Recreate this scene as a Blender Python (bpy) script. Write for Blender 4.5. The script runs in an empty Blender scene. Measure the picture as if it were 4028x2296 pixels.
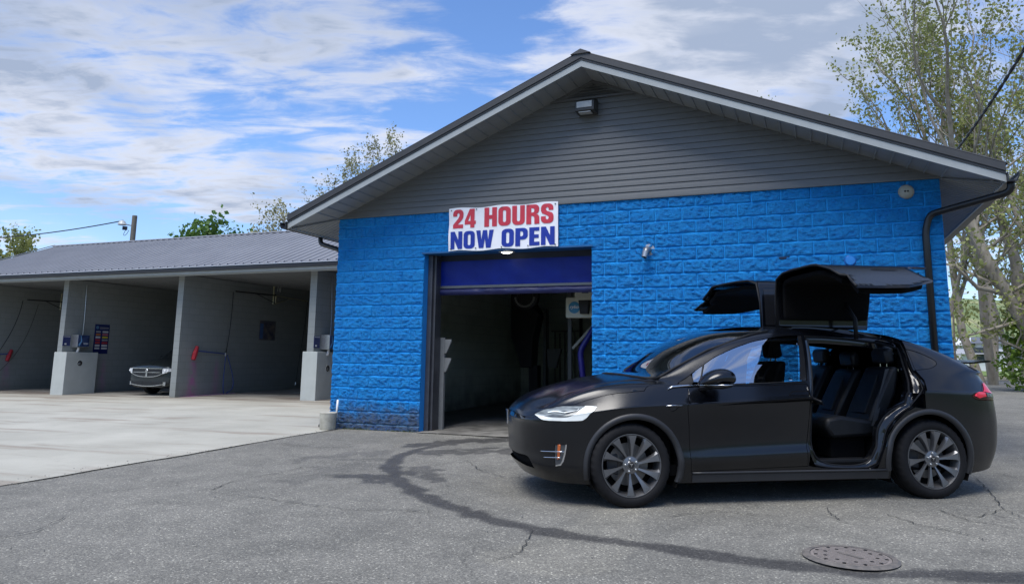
import bpy, bmesh, math, random
import numpy as np
from mathutils import Vector, Matrix, Euler
from mathutils.geometry import delaunay_2d_cdt
R = math.radians
random.seed(7)
scene = bpy.context.scene
C = scene.collection

# ---------------------------------------------------------------- camera
F_PX, CY, PITCH, ROLL, CAM_H = 2900.0, 932.973, .1613, .0130, 1.2756
cam_d = bpy.data.cameras.new('camera')
cam_d.sensor_fit = 'HORIZONTAL'; cam_d.sensor_width = 36
cam_d.lens = 36 * F_PX / 4028
cam_d.shift_y = -(1148 - CY) / 4028
cam_d.clip_start = .05; cam_d.clip_end = 3000
cam = bpy.data.objects.new('camera', cam_d); C.objects.link(cam)
_c, _s = math.cos(PITCH), math.sin(PITCH)
_r, _f, _u = Vector((1, 0, 0)), Vector((0, _c, _s)), Vector((0, -_s, _c))
_R = _r * math.cos(ROLL) + _u * math.sin(ROLL)
_U = _u * math.cos(ROLL) - _r * math.sin(ROLL)
cam.matrix_world = Matrix(((_R.x, _U.x, -_f.x, 0), (_R.y, _U.y, -_f.y, 0), (_R.z, _U.z, -_f.z, CAM_H), (0, 0, 0, 1)))
scene.camera = cam
scene.view_settings.view_transform = 'Standard'
scene.view_settings.look = 'None'
scene.view_settings.exposure = .30
scene.view_settings.gamma = 1

# ---------------------------------------------------------------- node helper
class NT:
    def __init__(s, tree): s.t = tree; s.n = tree.nodes; s.l = tree.links; s.n.clear()
    def add(s, typ, **kw):
        nd = s.n.new(typ)
        ins = kw.pop('ins', {})
        for k, v in kw.items(): setattr(nd, k, v)
        for k, v in ins.items():
            if isinstance(v, bpy.types.NodeSocket): s.l.new(v, nd.inputs[k])
            else: nd.inputs[k].default_value = v
        return nd
    def math(s, op, a, b=0.0, c=None, clamp=False):
        nd = s.n.new('ShaderNodeMath'); nd.operation = op; nd.use_clamp = clamp
        for i, v in enumerate((a, b, c)):
            if v is None: continue
            if isinstance(v, bpy.types.NodeSocket): s.l.new(v, nd.inputs[i])
            else: nd.inputs[i].default_value = v
        return nd.outputs[0]
    def ramp(s, fac, stops, interp='LINEAR'):
        nd = s.n.new('ShaderNodeValToRGB'); nd.color_ramp.interpolation = interp
        e = nd.color_ramp.elements
        while len(e) < len(stops): e.new(.5)
        for el, (p, c) in zip(e, stops):
            el.position = p; el.color = c if len(c) == 4 else (*c, 1)
        s.l.new(fac, nd.inputs[0]); return nd.outputs[0]
    def mix(s, fac, a, b, blend='MIX'):
        nd = s.n.new('ShaderNodeMix'); nd.data_type = 'RGBA'; nd.blend_type = blend
        for key, v in ((0, fac), (6, a), (7, b)):
            if isinstance(v, bpy.types.NodeSocket): s.l.new(v, nd.inputs[key])
            else: nd.inputs[key].default_value = v if key == 0 else ((*v, 1) if len(v) == 3 else v)
        return nd.outputs[2]
    def noise(s, vec, scale, detail=3, rough=.5, dist=0.0):
        nd = s.n.new('ShaderNodeTexNoise'); nd.inputs['Scale'].default_value = scale
        nd.inputs['Detail'].default_value = detail; nd.inputs['Roughness'].default_value = rough
        nd.inputs['Distortion'].default_value = dist
        if vec is not None: s.l.new(vec, nd.inputs['Vector'])
        return nd.outputs[0]
    def smooth(s, x, a, b):
        nd = s.n.new('ShaderNodeMapRange'); nd.interpolation_type = 'SMOOTHSTEP'
        s.l.new(x, nd.inputs[0]); nd.inputs[1].default_value = a; nd.inputs[2].default_value = b
        return nd.outputs[0]

# ---------------------------------------------------------------- sky
SUN_EL, SUN_AZ = R(64), R(-150)          # azimuth measured from +Y towards +X
world = bpy.data.worlds.new('World'); scene.world = world; world.use_nodes = True
w = NT(world.node_tree)
tc = w.add('ShaderNodeTexCoord')
sky = w.add('ShaderNodeTexSky', sky_type='NISHITA', sun_disc=False, sun_elevation=SUN_EL, sun_rotation=SUN_AZ,
            altitude=200, air_density=1.0, dust_density=.6, ozone_density=1.6)
sep = w.add('ShaderNodeSeparateXYZ', ins={0: tc.outputs['Generated']})
dx, dy, dz = sep.outputs
az = w.math('ARCTAN2', dx, dy); el = w.math('ARCSINE', dz)
zz = w.math('ADD', w.math('MAXIMUM', dz, 0.0), .10)
cpx = w.math('DIVIDE', dx, zz); cpy = w.math('DIVIDE', dy, zz)
cv = w.add('ShaderNodeCombineXYZ', ins={0: cpx, 1: w.math('MULTIPLY', cpy, .75), 2: 3.1})
n1 = w.noise(cv.outputs[0], 1.25, 8, .58, .25)
cv2 = w.add('ShaderNodeCombineXYZ', ins={0: w.math('MULTIPLY', cpx, .75), 1: w.math('MULTIPLY', cpy, 1.5), 2: 7.7})
n2 = w.noise(cv2.outputs[0], 4.6, 9, .60, .35)
def blob(a0, e0, sa, se, rot=0.0):
    # soft patch of the sky centred on azimuth a0, elevation e0 (degrees)
    A = w.math('SUBTRACT', az, R(a0)); E = w.math('SUBTRACT', el, R(e0))
    c_, s_ = math.cos(R(rot)), math.sin(R(rot))
    p = w.math('ADD', w.math('MULTIPLY', A, c_), w.math('MULTIPLY', E, s_))
    q = w.math('SUBTRACT', w.math('MULTIPLY', E, c_), w.math('MULTIPLY', A, s_))
    p = w.math('DIVIDE', p, R(sa)); q = w.math('DIVIDE', q, R(se))
    d = w.math('ADD', w.math('MULTIPLY', p, p), w.math('MULTIPLY', q, q))
    return w.math('EXPONENT', w.math('MULTIPLY', d, -1.0))
cover = w.math('ADD', w.math('MULTIPLY', n1, .40), w.math('MULTIPLY', n2, .60))
adds = [(-35, 19, 11, 6, -12, .15), (-22, 24, 14, 4.5, -14, .05), (-26, 12.5, 16, 4.0, -4, .05), (20, 23, 14, 6, -8, .18),
        (1, 20, 5.5, 3.6, 20, .07), (-9, 16, 6, 2.2, 4, .09), (20, 17.5, 6, 1.6, 8, .08), (-14, 20, 10, 3, -12, .06),
        (-10, 27.5, 9, 2.2, -12, -.09), (-7, 18.5, 8, 2.0, -16, -.11), (-2, 26, 3.2, 7, 35, -.12), (-30, 9.0, 9, 1.4, -3, -.08), (24, 14.5, 4, 2, 10, -.12)]
tot = cover
for a0, e0, sa, se, rot, amt in adds:
    tot = w.math('ADD', tot, w.math('MULTIPLY', blob(a0, e0, sa, se, rot), amt))
mask = w.smooth(tot, .44, .66)
haze = w.smooth(el, R(16), R(2))
mask = w.math('MAXIMUM', mask, w.math('MULTIPLY', haze, .25))
# thickness -> grey undersides
n3 = w.noise(cv.outputs[0], 1.5, 5, .5, .4)
grey = w.math('ADD', w.math('MULTIPLY', w.smooth(tot, .56, .76), .8), w.math('MULTIPLY', w.smooth(n3, .38, .66), .70), clamp=True)
ccol = w.mix(grey, (.67, .70, .79), (.32, .39, .53))
skyc = w.mix(1.0, sky.outputs[0], (.112, .140, .180), 'MULTIPLY')
full = w.mix(mask, skyc, ccol)
bg = w.add('ShaderNodeBackground', ins={0: full, 1: 1.0})
w.l.new(bg.outputs[0], w.add('ShaderNodeOutputWorld').inputs[0])

sun_d = bpy.data.lights.new('sun', 'SUN'); sun_d.energy = 3.4; sun_d.angle = R(38); sun_d.color = (1.0, .965, .92)
sun = bpy.data.objects.new('sun', sun_d); C.objects.link(sun)
_sd = Vector((math.sin(SUN_AZ) * math.cos(SUN_EL), math.cos(SUN_AZ) * math.cos(SUN_EL), math.sin(SUN_EL)))
sun.rotation_euler = (-_sd).to_track_quat('-Z', 'Y').to_euler()

# ---------------------------------------------------------------- object helpers
def tag(o, label=None, cat=None, group=None, kind=None):
    if label: o['label'] = label
    if cat: o['category'] = cat
    if group: o['group'] = group
    if kind: o['kind'] = kind
    return o
def thing(name, label, cat, loc=(0, 0, 0), rotz=0.0, group=None):
    o = bpy.data.objects.new(name, None); C.objects.link(o)
    o.location = loc; o.rotation_euler = (0, 0, rotz); o.empty_display_size = .1
    return tag(o, label, cat, group)
class MB:
    def __init__(s): s.v = []; s.f = []
    def add(s, vs, fs):
        b = len(s.v); s.v += [tuple(map(float, p)) for p in vs]; s.f += [tuple(b + i for i in f) for f in fs]; return s
    def box(s, x0, x1, y0, y1, z0, z1):
        return s.add([(x0, y0, z0), (x1, y0, z0), (x1, y1, z0), (x0, y1, z0), (x0, y0, z1), (x1, y0, z1), (x1, y1, z1), (x0, y1, z1)],
                     [(0, 3, 2, 1), (4, 5, 6, 7), (0, 1, 5, 4), (1, 2, 6, 5), (2, 3, 7, 6), (3, 0, 4, 7)])
    def prism(s, pts, axis, a, b):
        # polygon pts in the other two axes (in order), extruded from a to b
        def P(p, q):
            return {'x': (q, p[0], p[1]), 'y': (p[0], q, p[1]), 'z': (p[0], p[1], q)}[axis]
        n = len(pts)
        return s.add([P(p, a) for p in pts] + [P(p, b) for p in pts],
                     [tuple(range(n))[::-1], tuple(range(n, 2 * n))] + [(i, (i + 1) % n, n + (i + 1) % n, n + i) for i in range(n)])
    def grid(s, rows, close_u=False, close_v=False):
        # rows: list of equal-length point lists
        m, n = len(rows), len(rows[0]); fs = []
        for i in range(m - (0 if close_v else 1)):
            for j in range(n - (0 if close_u else 1)):
                fs.append((i * n + j, i * n + (j + 1) % n, ((i + 1) % m) * n + (j + 1) % n, ((i + 1) % m) * n + j))
        return s.add([p for r in rows for p in r], fs)
    def tube(s, path, r, n=8, caps=True):
        path = [Vector(p) for p in path]; rr = r if hasattr(r, '__len__') else [r] * len(path)
        rows = []; up = None
        for i, p in enumerate(path):
            d = (path[min(i + 1, len(path) - 1)] - path[max(i - 1, 0)]).normalized()
            if up is None: up = d.orthogonal().normalized()
            up = (up - d * up.dot(d)).normalized(); sd = d.cross(up)
            rows.append([p + (up * math.cos(2 * math.pi * k / n) + sd * math.sin(2 * math.pi * k / n)) * rr[i] for k in range(n)])
        b = len(s.v); s.grid(rows, close_u=True)
        if caps:
            s.f.append(tuple(b + k for k in range(n))[::-1]); e = b + (len(path) - 1) * n
            s.f.append(tuple(e + k for k in range(n)))
        return s
    def lathe(s, prof, n, axis='z', c=(0, 0, 0), closed=False):
        # prof: (radius, height) pairs
        rows = []
        for k in range(n):
            a = 2 * math.pi * k / n; row = []
            for r_, h in prof:
                p = {'z': (r_ * math.cos(a), r_ * math.sin(a), h), 'y': (r_ * math.cos(a), h, r_ * math.sin(a)), 'x': (h, r_ * math.cos(a), r_ * math.sin(a))}[axis]
                row.append((p[0] + c[0], p[1] + c[1], p[2] + c[2]))
            rows.append(row)
        return s.grid(rows, close_v=True, close_u=closed)
def obj(name, mb, mat, parent=None, smooth=False, bevel=0, label=None, fix=True, angle=None):
    me = bpy.data.meshes.new(name)
    if isinstance(mb, MB): me.from_pydata(mb.v, [], mb.f)
    else: me = mb
    if fix:
        bm = bmesh.new(); bm.from_mesh(me); bmesh.ops.recalc_face_normals(bm, faces=bm.faces); bm.to_mesh(me); bm.free()
    for m in (mat if isinstance(mat, (list, tuple)) else [mat]): me.materials.append(m)
    if smooth: me.shade_smooth()
    if angle: me.shade_smooth(); me.set_sharp_from_angle(angle=R(angle))
    o = bpy.data.objects.new(name, me); C.objects.link(o)
    if parent: o.parent = parent
    if bevel:
        b = o.modifiers.new('bevel', 'BEVEL'); b.width = bevel; b.segments = 2; b.limit_method = 'ANGLE'; b.angle_limit = R(40)
    if label: o['label'] = label
    return o
def struct(name, mb, mat, smooth=False, fix=True): return tag(obj(name, mb, mat, smooth=smooth, fix=fix), kind='structure')

# ---------------------------------------------------------------- material helpers
def principled(name):
    m = bpy.data.materials.new(name); m.use_nodes = True
    t = NT(m.node_tree); b = t.add('ShaderNodeBsdfPrincipled'); o = t.add('ShaderNodeOutputMaterial')
    t.l.new(b.outputs[0], o.inputs[0]); return m, t, b
def pmat(name, c1, c2=None, scale=4, rough=.6, bump=0, bscale=60, metal=0, rvar=.08, coat=0, spec=.5, stretch=None, detail=5):
    m, t, b = principled(name)
    co = t.add('ShaderNodeTexCoord').outputs['Object']
    if stretch: co = t.add('ShaderNodeMapping', ins={'Vector': co, 'Scale': stretch}).outputs[0]
    n = t.noise(co, scale, detail, .6)
    c2 = c2 or tuple(x * .82 for x in c1)
    t.l.new(t.ramp(n, [(.3, c2), (.7, c1)]), b.inputs['Base Color'])
    rr = t.math('ADD', t.math('MULTIPLY', t.noise(co, scale * 2.3, 3), rvar * 2), rough - rvar, clamp=True)
    t.l.new(rr, b.inputs['Roughness'])
    b.inputs['Metallic'].default_value = metal; b.inputs['Coat Weight'].default_value = coat
    b.inputs['Specular IOR Level'].default_value = spec
    if bump:
        bp = t.add('ShaderNodeBump', ins={'Height': t.noise(co, bscale, 4, .6), 'Strength': 1.0, 'Distance': bump})
        t.l.new(bp.outputs[0], b.inputs['Normal'])
    return m
def emat(name, col, strength):
    m, t, b = principled(name); b.inputs['Base Color'].default_value = (*col, 1)
    b.inputs['Emission Color'].default_value = (*col, 1); b.inputs['Emission Strength'].default_value = strength; return m

# value noise for mesh relief
_rng = np.random.RandomState(3); _tab = _rng.rand(256, 256)
def vnoise(x, y):
    x = np.asarray(x, float); y = np.asarray(y, float)
    xi = np.floor(x).astype(int); yi = np.floor(y).astype(int); fx = x - xi; fy = y - yi
    fx = fx * fx * (3 - 2 * fx); fy = fy * fy * (3 - 2 * fy)
    g = lambda a, b: _tab[a % 256, b % 256]
    return (g(xi, yi) * (1 - fx) + g(xi + 1, yi) * fx) * (1 - fy) + (g(xi, yi + 1) * (1 - fx) + g(xi + 1, yi + 1) * fx) * fy
def fbm(x, y, o=4):
    r = 0; a = .5; s = 0
    for k in range(o): r = r + a * vnoise(x * 2 ** k + 17 * k, y * 2 ** k + 9 * k); s += a; a *= .55
    return r / s

# ---------------------------------------------------------------- ground height and the building frame
def gz(x, y):
    x = np.asarray(x, float); y = np.asarray(y, float)
    z = -.096 + .0099 * np.clip(x, -20, 30) + .0102 * np.clip(y, -6, 34)
    return z - .0105 * np.clip(-5 - x, 0, 14) * np.clip((y - 8) / 10, 0, 1)
PSI = .3867; WX, WY = -3.1684, 13.3658
cP, sP = math.cos(PSI), math.sin(PSI)
def wp(u, y, z=0): return Vector((WX + u * cP + y * sP, WY - u * sP + y * cP, z))   # building frame -> world
W, ZT = 9.66, 3.77
UC, SLOPE, ZAP = 4.83, .4167, 5.765
# data for stains and cracks, world metres
TRAIL_PTS = [(0.6, 12.3, .12), (-.3, 11.75, .16), (-0.95, 11.2, 0.07), (-1.25, 10.6, 0.07), (-1.42, 9.9, 0.10), (-1.39, 8.99, 0.115), (-1.19, 8.18, 0.10), (-0.88, 7.41, 0.10), (-0.53, 6.82, 0.11), (-0.06, 6.24, 0.115), (0.4, 5.83, 0.11), (0.82, 5.62, 0.10), (1.2, 5.36, 0.095), (1.55, 5.16, 0.09), (1.89, 5.01, 0.095), (2.21, 4.88, 0.10), (2.68, 4.82, 0.125), (3.16, 4.79, 0.14), (4.2, 4.75, .16)]
PUDDLES = [([(-1.44, 10.92, .12), (-0.74, 11.6, .2), (0.0, 11.77, .3), (1.0, 11.6, .25)], .95), ([(-1.61, 8.35, .16), (-1.34, 8.3, .2), (-1.16, 8.57, .2)], .9), ([(-2.31, 9.79, .25), (-1.9, 10.1, .25)], .45),
           ([(-0.97, 8.85, .2), (-0.71, 8.07, .12)], .7), ([(-1.02, 10.18, .16), (-0.3, 10.5, .25), (.4, 10.3, .15)], .8), ([(-2.2, 8.3, .2), (-1.8, 9.5, .2)], .3)]
PATCH = [(1.06, 6.96, .12), (0.61, 5.6, .35), (0.35, 5.2, .42), (0.0, 5.2, .2)]
CRACKS = [[(-2.92, 7.48), (-2.85, 8.15), (-2.55, 8.54), (-2.4, 8.97)], [(-2.9, 7.42), (-2.35, 7.19), (-1.82, 6.88), (-1.42, 6.68), (-0.93, 6.65), (-0.64, 6.56)],
          [(-0.8, 8.52), (-0.39, 8.39), (-0.04, 8.32), (0.26, 8.2)], [(-3.72, 5.69), (-3.57, 5.87), (-3.64, 6.35)], [(5.11, 8.4), (4.7, 7.49), (4.33, 6.75), (4.28, 6.41), (4.5, 5.9)],
          [(5.55, 8.68), (5.52, 8.21), (5.9, 7.5)], [(3.19, 6.58), (3.26, 6.14), (3.45, 5.89), (3.5, 5.63)], [(2.81, 6.81), (2.68, 6.27), (2.81, 6.14)], [(-0.53, 9.54), (-0.32, 8.72), (-0.04, 8.32)],
          [(-4.3, 9.75), (-3.7, 9.42), (-3.34, 9.49)], [(-3.36, 11.2), (-2.63, 10.64), (-2.21, 10.77)], [(0.18, 5.98), (0.09, 5.3), (-0.1, 5.1)], [(1.3, 6.4), (1.8, 6.64), (2.13, 6.49)],
          [(4.33, 6.75), (3.92, 6.43), (3.81, 6.58)], [(3.73, 6.74), (3.76, 6.29), (4.01, 6.02)]]
# ================================================================ GROUND
def make_ground():
    # fine sheet near the camera, coarse to the horizon, in one mesh
    xs = np.unique(np.concatenate([np.arange(-9, 9, .035), np.arange(9, 20, .5), np.arange(-30, -9, .5), np.array([20, 25, 30, 40, 60, 100, 200, 500, 1200, -40, -60, -100, -200, -500, -1200])]))
    ys = np.unique(np.concatenate([np.arange(-1, 2.6, .5), np.arange(2.6, 13.6, .035), np.arange(13.6, 36, .5), np.array([-6, -10, -20, -50, -200, -600, 36, 40, 60, 100, 200, 500, 1400])]))
    X, Y = np.meshgrid(xs, ys); Z = gz(X, Y)
    near = (X > -9) & (X < 9) & (Y > 2.6) & (Y < 13.6)
    Z = Z + np.where(near, (fbm(X * .9, Y * .9) - .5) * .012, 0)
    n = len(xs); V = np.stack([X, Y, Z], -1).reshape(-1, 3)
    I = np.arange(len(ys) - 1)[:, None] * n + np.arange(n - 1)[None]
    Fc = np.stack([I, I + 1, I + n + 1, I + n], -1).reshape(-1, 4)
    me = bpy.data.meshes.new('asphalt')
    me.vertices.add(len(V)); me.vertices.foreach_set('co', V.ravel())
    me.loops.add(Fc.size); me.loops.foreach_set('vertex_index', Fc.ravel())
    me.polygons.add(len(Fc)); me.polygons.foreach_set('loop_start', np.arange(len(Fc)) * 4)
    me.update(); me.validate()
    # wet trail left by a washed car: polyline with varying width, world metres
    def dist(poly):
        d = np.full(X.shape, 99.0)
        for (x0, y0, w0), (x1, y1, w1) in zip(poly[:-1], poly[1:]):
            L2 = (x1 - x0) ** 2 + (y1 - y0) ** 2
            t = np.clip(((X - x0) * (x1 - x0) + (Y - y0) * (y1 - y0)) / L2, 0, 1)
            dd = np.hypot(X - x0 - t * (x1 - x0), Y - y0 - t * (y1 - y0)) / (w0 + (w1 - w0) * t)
            d = np.minimum(d, dd)
        return d
    rag = (fbm(X * 5, Y * 5, 5) - .5) * 2.2 + (fbm(X * 1.3, Y * 1.3) - .5) * 1.2
    d1 = dist(TRAIL); wet = 1 / (1 + np.exp((d1 - 1 + rag * .75) * 13))
    for pl, amp in PUDDLES:
        dd = dist(pl); wet = np.maximum(wet, amp / (1 + np.exp((dd - 1 + rag * 1.9) * 14)))
    a = me.attributes.new('wet', 'FLOAT', 'POINT'); a.data.foreach_set('value', wet.ravel().astype(np.float32))
    pat = 1 / (1 + np.exp((dist(PATCH) - 1 + rag * .12) * 25))
    a = me.attributes.new('patch', 'FLOAT', 'POINT'); a.data.foreach_set('value', pat.ravel().astype(np.float32))
    m, t, b = principled('asphalt')
    co = t.add('ShaderNodeTexCoord').outputs['Object']
    wt = t.add('ShaderNodeAttribute', attribute_name='wet').outputs['Fac']
    pt = t.add('ShaderNodeAttribute', attribute_name='patch').outputs['Fac']
    big = t.noise(co, .38, 6, .68); mid = t.noise(co, 2.2, 8, .72)
    vor = t.add('ShaderNodeTexVoronoi', feature='F1', ins={'Vector': co, 'Scale': 95.0})
    vcol = t.add('ShaderNodeSeparateColor', ins={0: vor.outputs['Color']}).outputs[0]
    fine = t.noise(co, 160, 3, .7)
    base = t.ramp(t.math('ADD', t.math('MULTIPLY', big, .5), t.math('MULTIPLY', mid, .5)), [(.34, (.130, .126, .111)), (.5, (.188, .181, .158)), (.66, (.255, .244, .212))])
    stone = t.ramp(vcol, [(0, (.55, .55, .56)), (.45, (.80, .80, .80)), (.80, (1.05, 1.05, 1.03)), (.95, (1.25, 1.25, 1.22)), (1, (2.5, 2.5, 2.4))])
    col = t.mix(.85, base, stone, 'MULTIPLY')
    col = t.mix(.5, col, t.ramp(fine, [(.3, (.55, .55, .55)), (.7, (1.4, 1.4, 1.4))]), 'MULTIPLY')
    col = t.mix(t.math('MULTIPLY', pt, .5), col, t.mix(1.0, col, (1.28, 1.26, 1.20), 'MULTIPLY'))
    # hairline cracks
    dv = t.add('ShaderNodeVectorMath', operation='ADD', ins={0: co})
    nc = t.add('ShaderNodeTexNoise', ins={'Vector': co, 'Scale': 2.2, 'Detail': 5.0})
    t.l.new(t.add('ShaderNodeVectorMath', operation='SCALE', ins={0: nc.outputs['Color'], 3: .8}).outputs[0], dv.inputs[1])
    for scl, lo, hi, msc, th in ((.45, .002, .006, .35, .55), (1.3, .003, .010, .6, .66)):
        cr = t.add('ShaderNodeTexVoronoi', feature='DISTANCE_TO_EDGE', ins={'Vector': dv.outputs[0], 'Scale': scl}).outputs['Distance']
        line = t.math('SUBTRACT', 1.0, t.smooth(cr, lo, hi))
        line = t.math('MULTIPLY', line, t.smooth(t.noise(co, msc, 3), th - .04, th + .06))
        col = t.mix(t.math('MULTIPLY', line, .40), col, (.03, .03, .03))
    wcol = t.mix(1.0, col, (.36, .36, .385), 'MULTIPLY')
    # stains (oil, dust)
    st = t.smooth(t.noise(co, 1.1, 6, .7), .58, .72)
    col = t.mix(t.math('MULTIPLY', st, .22), col, (.06, .06, .058))
    col = t.mix(wt, col, wcol)
    t.l.new(col, b.inputs['Base Color'])
    t.l.new(t.math('SUBTRACT', .88, t.math('MULTIPLY', wt, .22)), b.inputs['Roughness'])
    b.inputs['Specular IOR Level'].default_value = .35
    h = t.math('ADD', t.math('MULTIPLY', vor.outputs['Distance'], -.6), t.math('MULTIPLY', fine, .5))
    t.l.new(t.add('ShaderNodeBump', ins={'Height': h, 'Strength': .7, 'Distance': .006}).outputs[0], b.inputs['Normal'])
    me.materials.append(m)
    o = bpy.data.objects.new('asphalt', me); C.objects.link(o); tag(o, kind='structure')
    return o
TRAIL = [(x_, y_, w_) for x_, y_, w_ in TRAIL_PTS]
make_ground()

def sheet(name, pts, dz, mat, step=.5):
    # flat polygon (world x, y) laid dz above the ground, cut into a grid so it follows the slope
    bm = bmesh.new(); vs = [bm.verts.new((x, y, 0)) for x, y in pts]; bm.faces.new(vs)
    xs = [p[0] for p in pts]; ys = [p[1] for p in pts]
    for ax, lo, hi in ((0, min(xs), max(xs)), (1, min(ys), max(ys))):
        k = math.ceil(lo / step) * step
        while k < hi:
            co = [0, 0, 0]; co[ax] = k; no = [0, 0, 0]; no[ax] = 1
            bmesh.ops.bisect_plane(bm, geom=bm.verts[:] + bm.edges[:] + bm.faces[:], plane_co=co, plane_no=no); k += step
    for v in bm.verts: v.co.z = float(gz(v.co.x, v.co.y)) + dz
    me = bpy.data.meshes.new(name); bm.to_mesh(me); bm.free(); return struct(name, me, mat)
# concrete apron in front of the open bays
def concrete_mat():
    m, t, b = principled('concrete'); co = t.add('ShaderNodeTexCoord').outputs['Object']
    rot = t.add('ShaderNodeMapping', ins={'Vector': co, 'Rotation': (0, 0, PSI)}).outputs[0]
    st = t.add('ShaderNodeMapping', ins={'Vector': rot, 'Scale': (.16, 1.1, 1)}).outputs[0]
    col = t.ramp(t.noise(co, .7, 5, .6), [(.3, (.33, .318, .265)), (.7, (.435, .42, .355))])
    streak = t.smooth(t.noise(st, 1.4, 7, .68, .3), .50, .66)
    col = t.mix(t.math('MULTIPLY', streak, .60), col, (.20, .155, .115))
    col = t.mix(t.math('MULTIPLY', t.smooth(t.noise(co, 2.5, 7, .75), .60, .72), .35), col, (.12, .11, .095))
    far = t.smooth(t.add('ShaderNodeSeparateXYZ', ins={0: rot}).outputs[1], 14.8, 17.0)
    wet = t.smooth(t.noise(st, 2.2, 5, .6, .2), .42, .60)
    col = t.mix(t.math('MULTIPLY', far, t.math('ADD', .25, t.math('MULTIPLY', wet, .55))), col, (.10, .072, .055))
    col = t.mix(.3, col, t.ramp(t.noise(co, 90, 3, .7), [(.3, (.7, .7, .7)), (.7, (1.25, 1.25, 1.25))]), 'MULTIPLY')
    # joints between the slabs
    sx, sy, _ = t.add('ShaderNodeSeparateXYZ', ins={0: rot}).outputs
    t.l.new(col, b.inputs['Base Color']); b.inputs['Roughness'].default_value = .8
    t.l.new(t.add('ShaderNodeBump', ins={'Height': t.noise(co, 120, 3), 'Strength': .4, 'Distance': .003}).outputs[0], b.inputs['Normal'])
    return m
M_conc = concrete_mat()
ap = [wp(.23, -.03), wp(.22, -3.9), wp(.33, -6.0), wp(.5, -14), wp(-26, -14), wp(-26, 13), wp(0, 13), wp(0, -.03)]
edge = []
for i in range(41):                                              # ragged edge against the asphalt
    p = Vector(ap[0]).lerp(ap[3], i / 40)
    edge.append((p.x + .05 * (random.random() - .5), p.y + .03 * (random.random() - .5)))
sheet('concrete_apron', edge + [(p.x, p.y) for p in ap[4:]], .006, M_conc)
# floor slab inside the wash bay, oily and damp
M_floor = pmat('bay_floor', (.10, .095, .085), (.025, .025, .022), 1.6, .45, .002, 40)
sheet('bay_floor', [(p.x, p.y) for p in (wp(.2, .02), wp(W - .2, .02), wp(W - .2, 9.8), wp(.2, 9.8))], .01, M_floor)
M_thresh = pmat('threshold_concrete', (.24, .23, .205), (.06, .057, .05), 2.6, .7, .002, 60)
sheet('threshold', [(p.x, p.y) for p in (wp(1.8, -.12), wp(4.79, -.12), wp(4.79, .9), wp(3.6, 1.3), wp(2.6, 2.6), wp(1.8, 3.1))], .014, M_thresh)
# grass strip, verge and hillside far off to the right
M_grass = pmat('grass', (.16, .22, .04), (.09, .13, .03), .8, .9, .02, 30)
M_verge = pmat('verge_rubble', (.34, .28, .19), (.17, .16, .07), .9, .9, .02, 20)
sheet('grass_verge', [(19.5, 34.2), (60, 46), (90, 120), (10, 120), (14, 34.0)], .02, M_verge, 6)
sheet('grass_field', [(21, 41), (60, 50), (90, 119), (12, 119), (14, 40)], .06, M_grass, 6)

# big cracks and the manhole
def ribbon(pts, w, dz, mb):
    n = len(pts); L, Rr = [], []
    for i, (x, y) in enumerate(pts):
        a = pts[max(i - 1, 0)]; b_ = pts[min(i + 1, n - 1)]
        d = Vector((b_[0] - a[0], b_[1] - a[1])).normalized(); ww = w * (.35 + random.random()) * (0.15 if i in (0, n - 1) else 1)
        L.append((x - d.y * ww, y + d.x * ww, float(gz(x, y)) + dz)); Rr.append((x + d.y * ww, y - d.x * ww, float(gz(x, y)) + dz))
    mb.grid([L, Rr])
def jag(pts, k=7, amp=.05):
    out = []
    for (x0, y0), (x1, y1) in zip(pts[:-1], pts[1:]):
        for i in range(k):
            f = i / k; out.append((x0 + (x1 - x0) * f + amp * (random.random() - .5), y0 + (y1 - y0) * f + amp * (random.random() - .5)))
    return out + [pts[-1]]
crk = MB()
ribbon([(p[0] + .02, p[1]) for p in edge if p[1] > 2], .009, .0095, crk)
for pl in CRACKS: ribbon(jag(pl, 9, .035), .0042, .011, crk)
M_crack = pmat('crack_dirt', (.028, .028, .026), rough=.95)
struct('asphalt_cracks', crk, M_crack, fix=False)

def manhole():
    mx, my = 2.289, 5.201; z = float(gz(mx, my)) + .004; RR = .273
    th = thing('manhole_cover', 'round rusty brown drain cover with small holes set in the asphalt', 'manhole cover', (mx, my, z), .5)
    rust = pmat('cast_iron_rust', (.235, .205, .185), (.17, .15, .135), 25, .7, .002, 220)
    edge_m = pmat('frame_iron', (.17, .15, .13), (.08, .075, .07), 18, .7, .002, 120)
    mb = MB(); mb.lathe([(RR - .022, .004), (RR - .020, .016), (RR + .012, .016), (RR + .030, .004)], 56); obj('frame_ring', mb, edge_m, th, smooth=False)
    mb = MB(); rows = []
    for k in range(57):
        x = -RR + .03 + (2 * RR - .06) * k / 56; rows.append(x)
    hb_ = pmat('hole_black', (.004, .004, .004))
    # plate with raised diagonal bars
    pl = MB(); pl.lathe([(0.0, .012), (RR - .024, .012), (RR - .024, .0)], 56); plate = obj('cover_plate', pl, rust, th)
    bars = MB()
    for x in rows[1:-1:1]:
        hgt = math.sqrt(max((RR - .045) ** 2 - x * x, 0))
        if hgt > .02: bars.box(x - .0026, x + .0026, -hgt, hgt, .0115, .0155)
    obj('tread_bars', bars, rust, plate)
    for i, (r_, n_, o_) in enumerate(((RR * .80, 11, .2), (RR * .60, 9, .5))):
        for k in range(n_):
            a = 2 * math.pi * k / n_ + o_
            hl = MB(); hl.lathe([(0, .0172), (.0125, .0172), (.0125, .012)], 10, c=(r_ * math.cos(a), r_ * math.sin(a), 0)); obj('vent_hole', hl, hb_, plate)
    bar = MB(); bar.box(-.015, .015, -.09, .09, .0165, .020); obj('name_plate', bar, edge_m, plate)
manhole()
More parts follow.
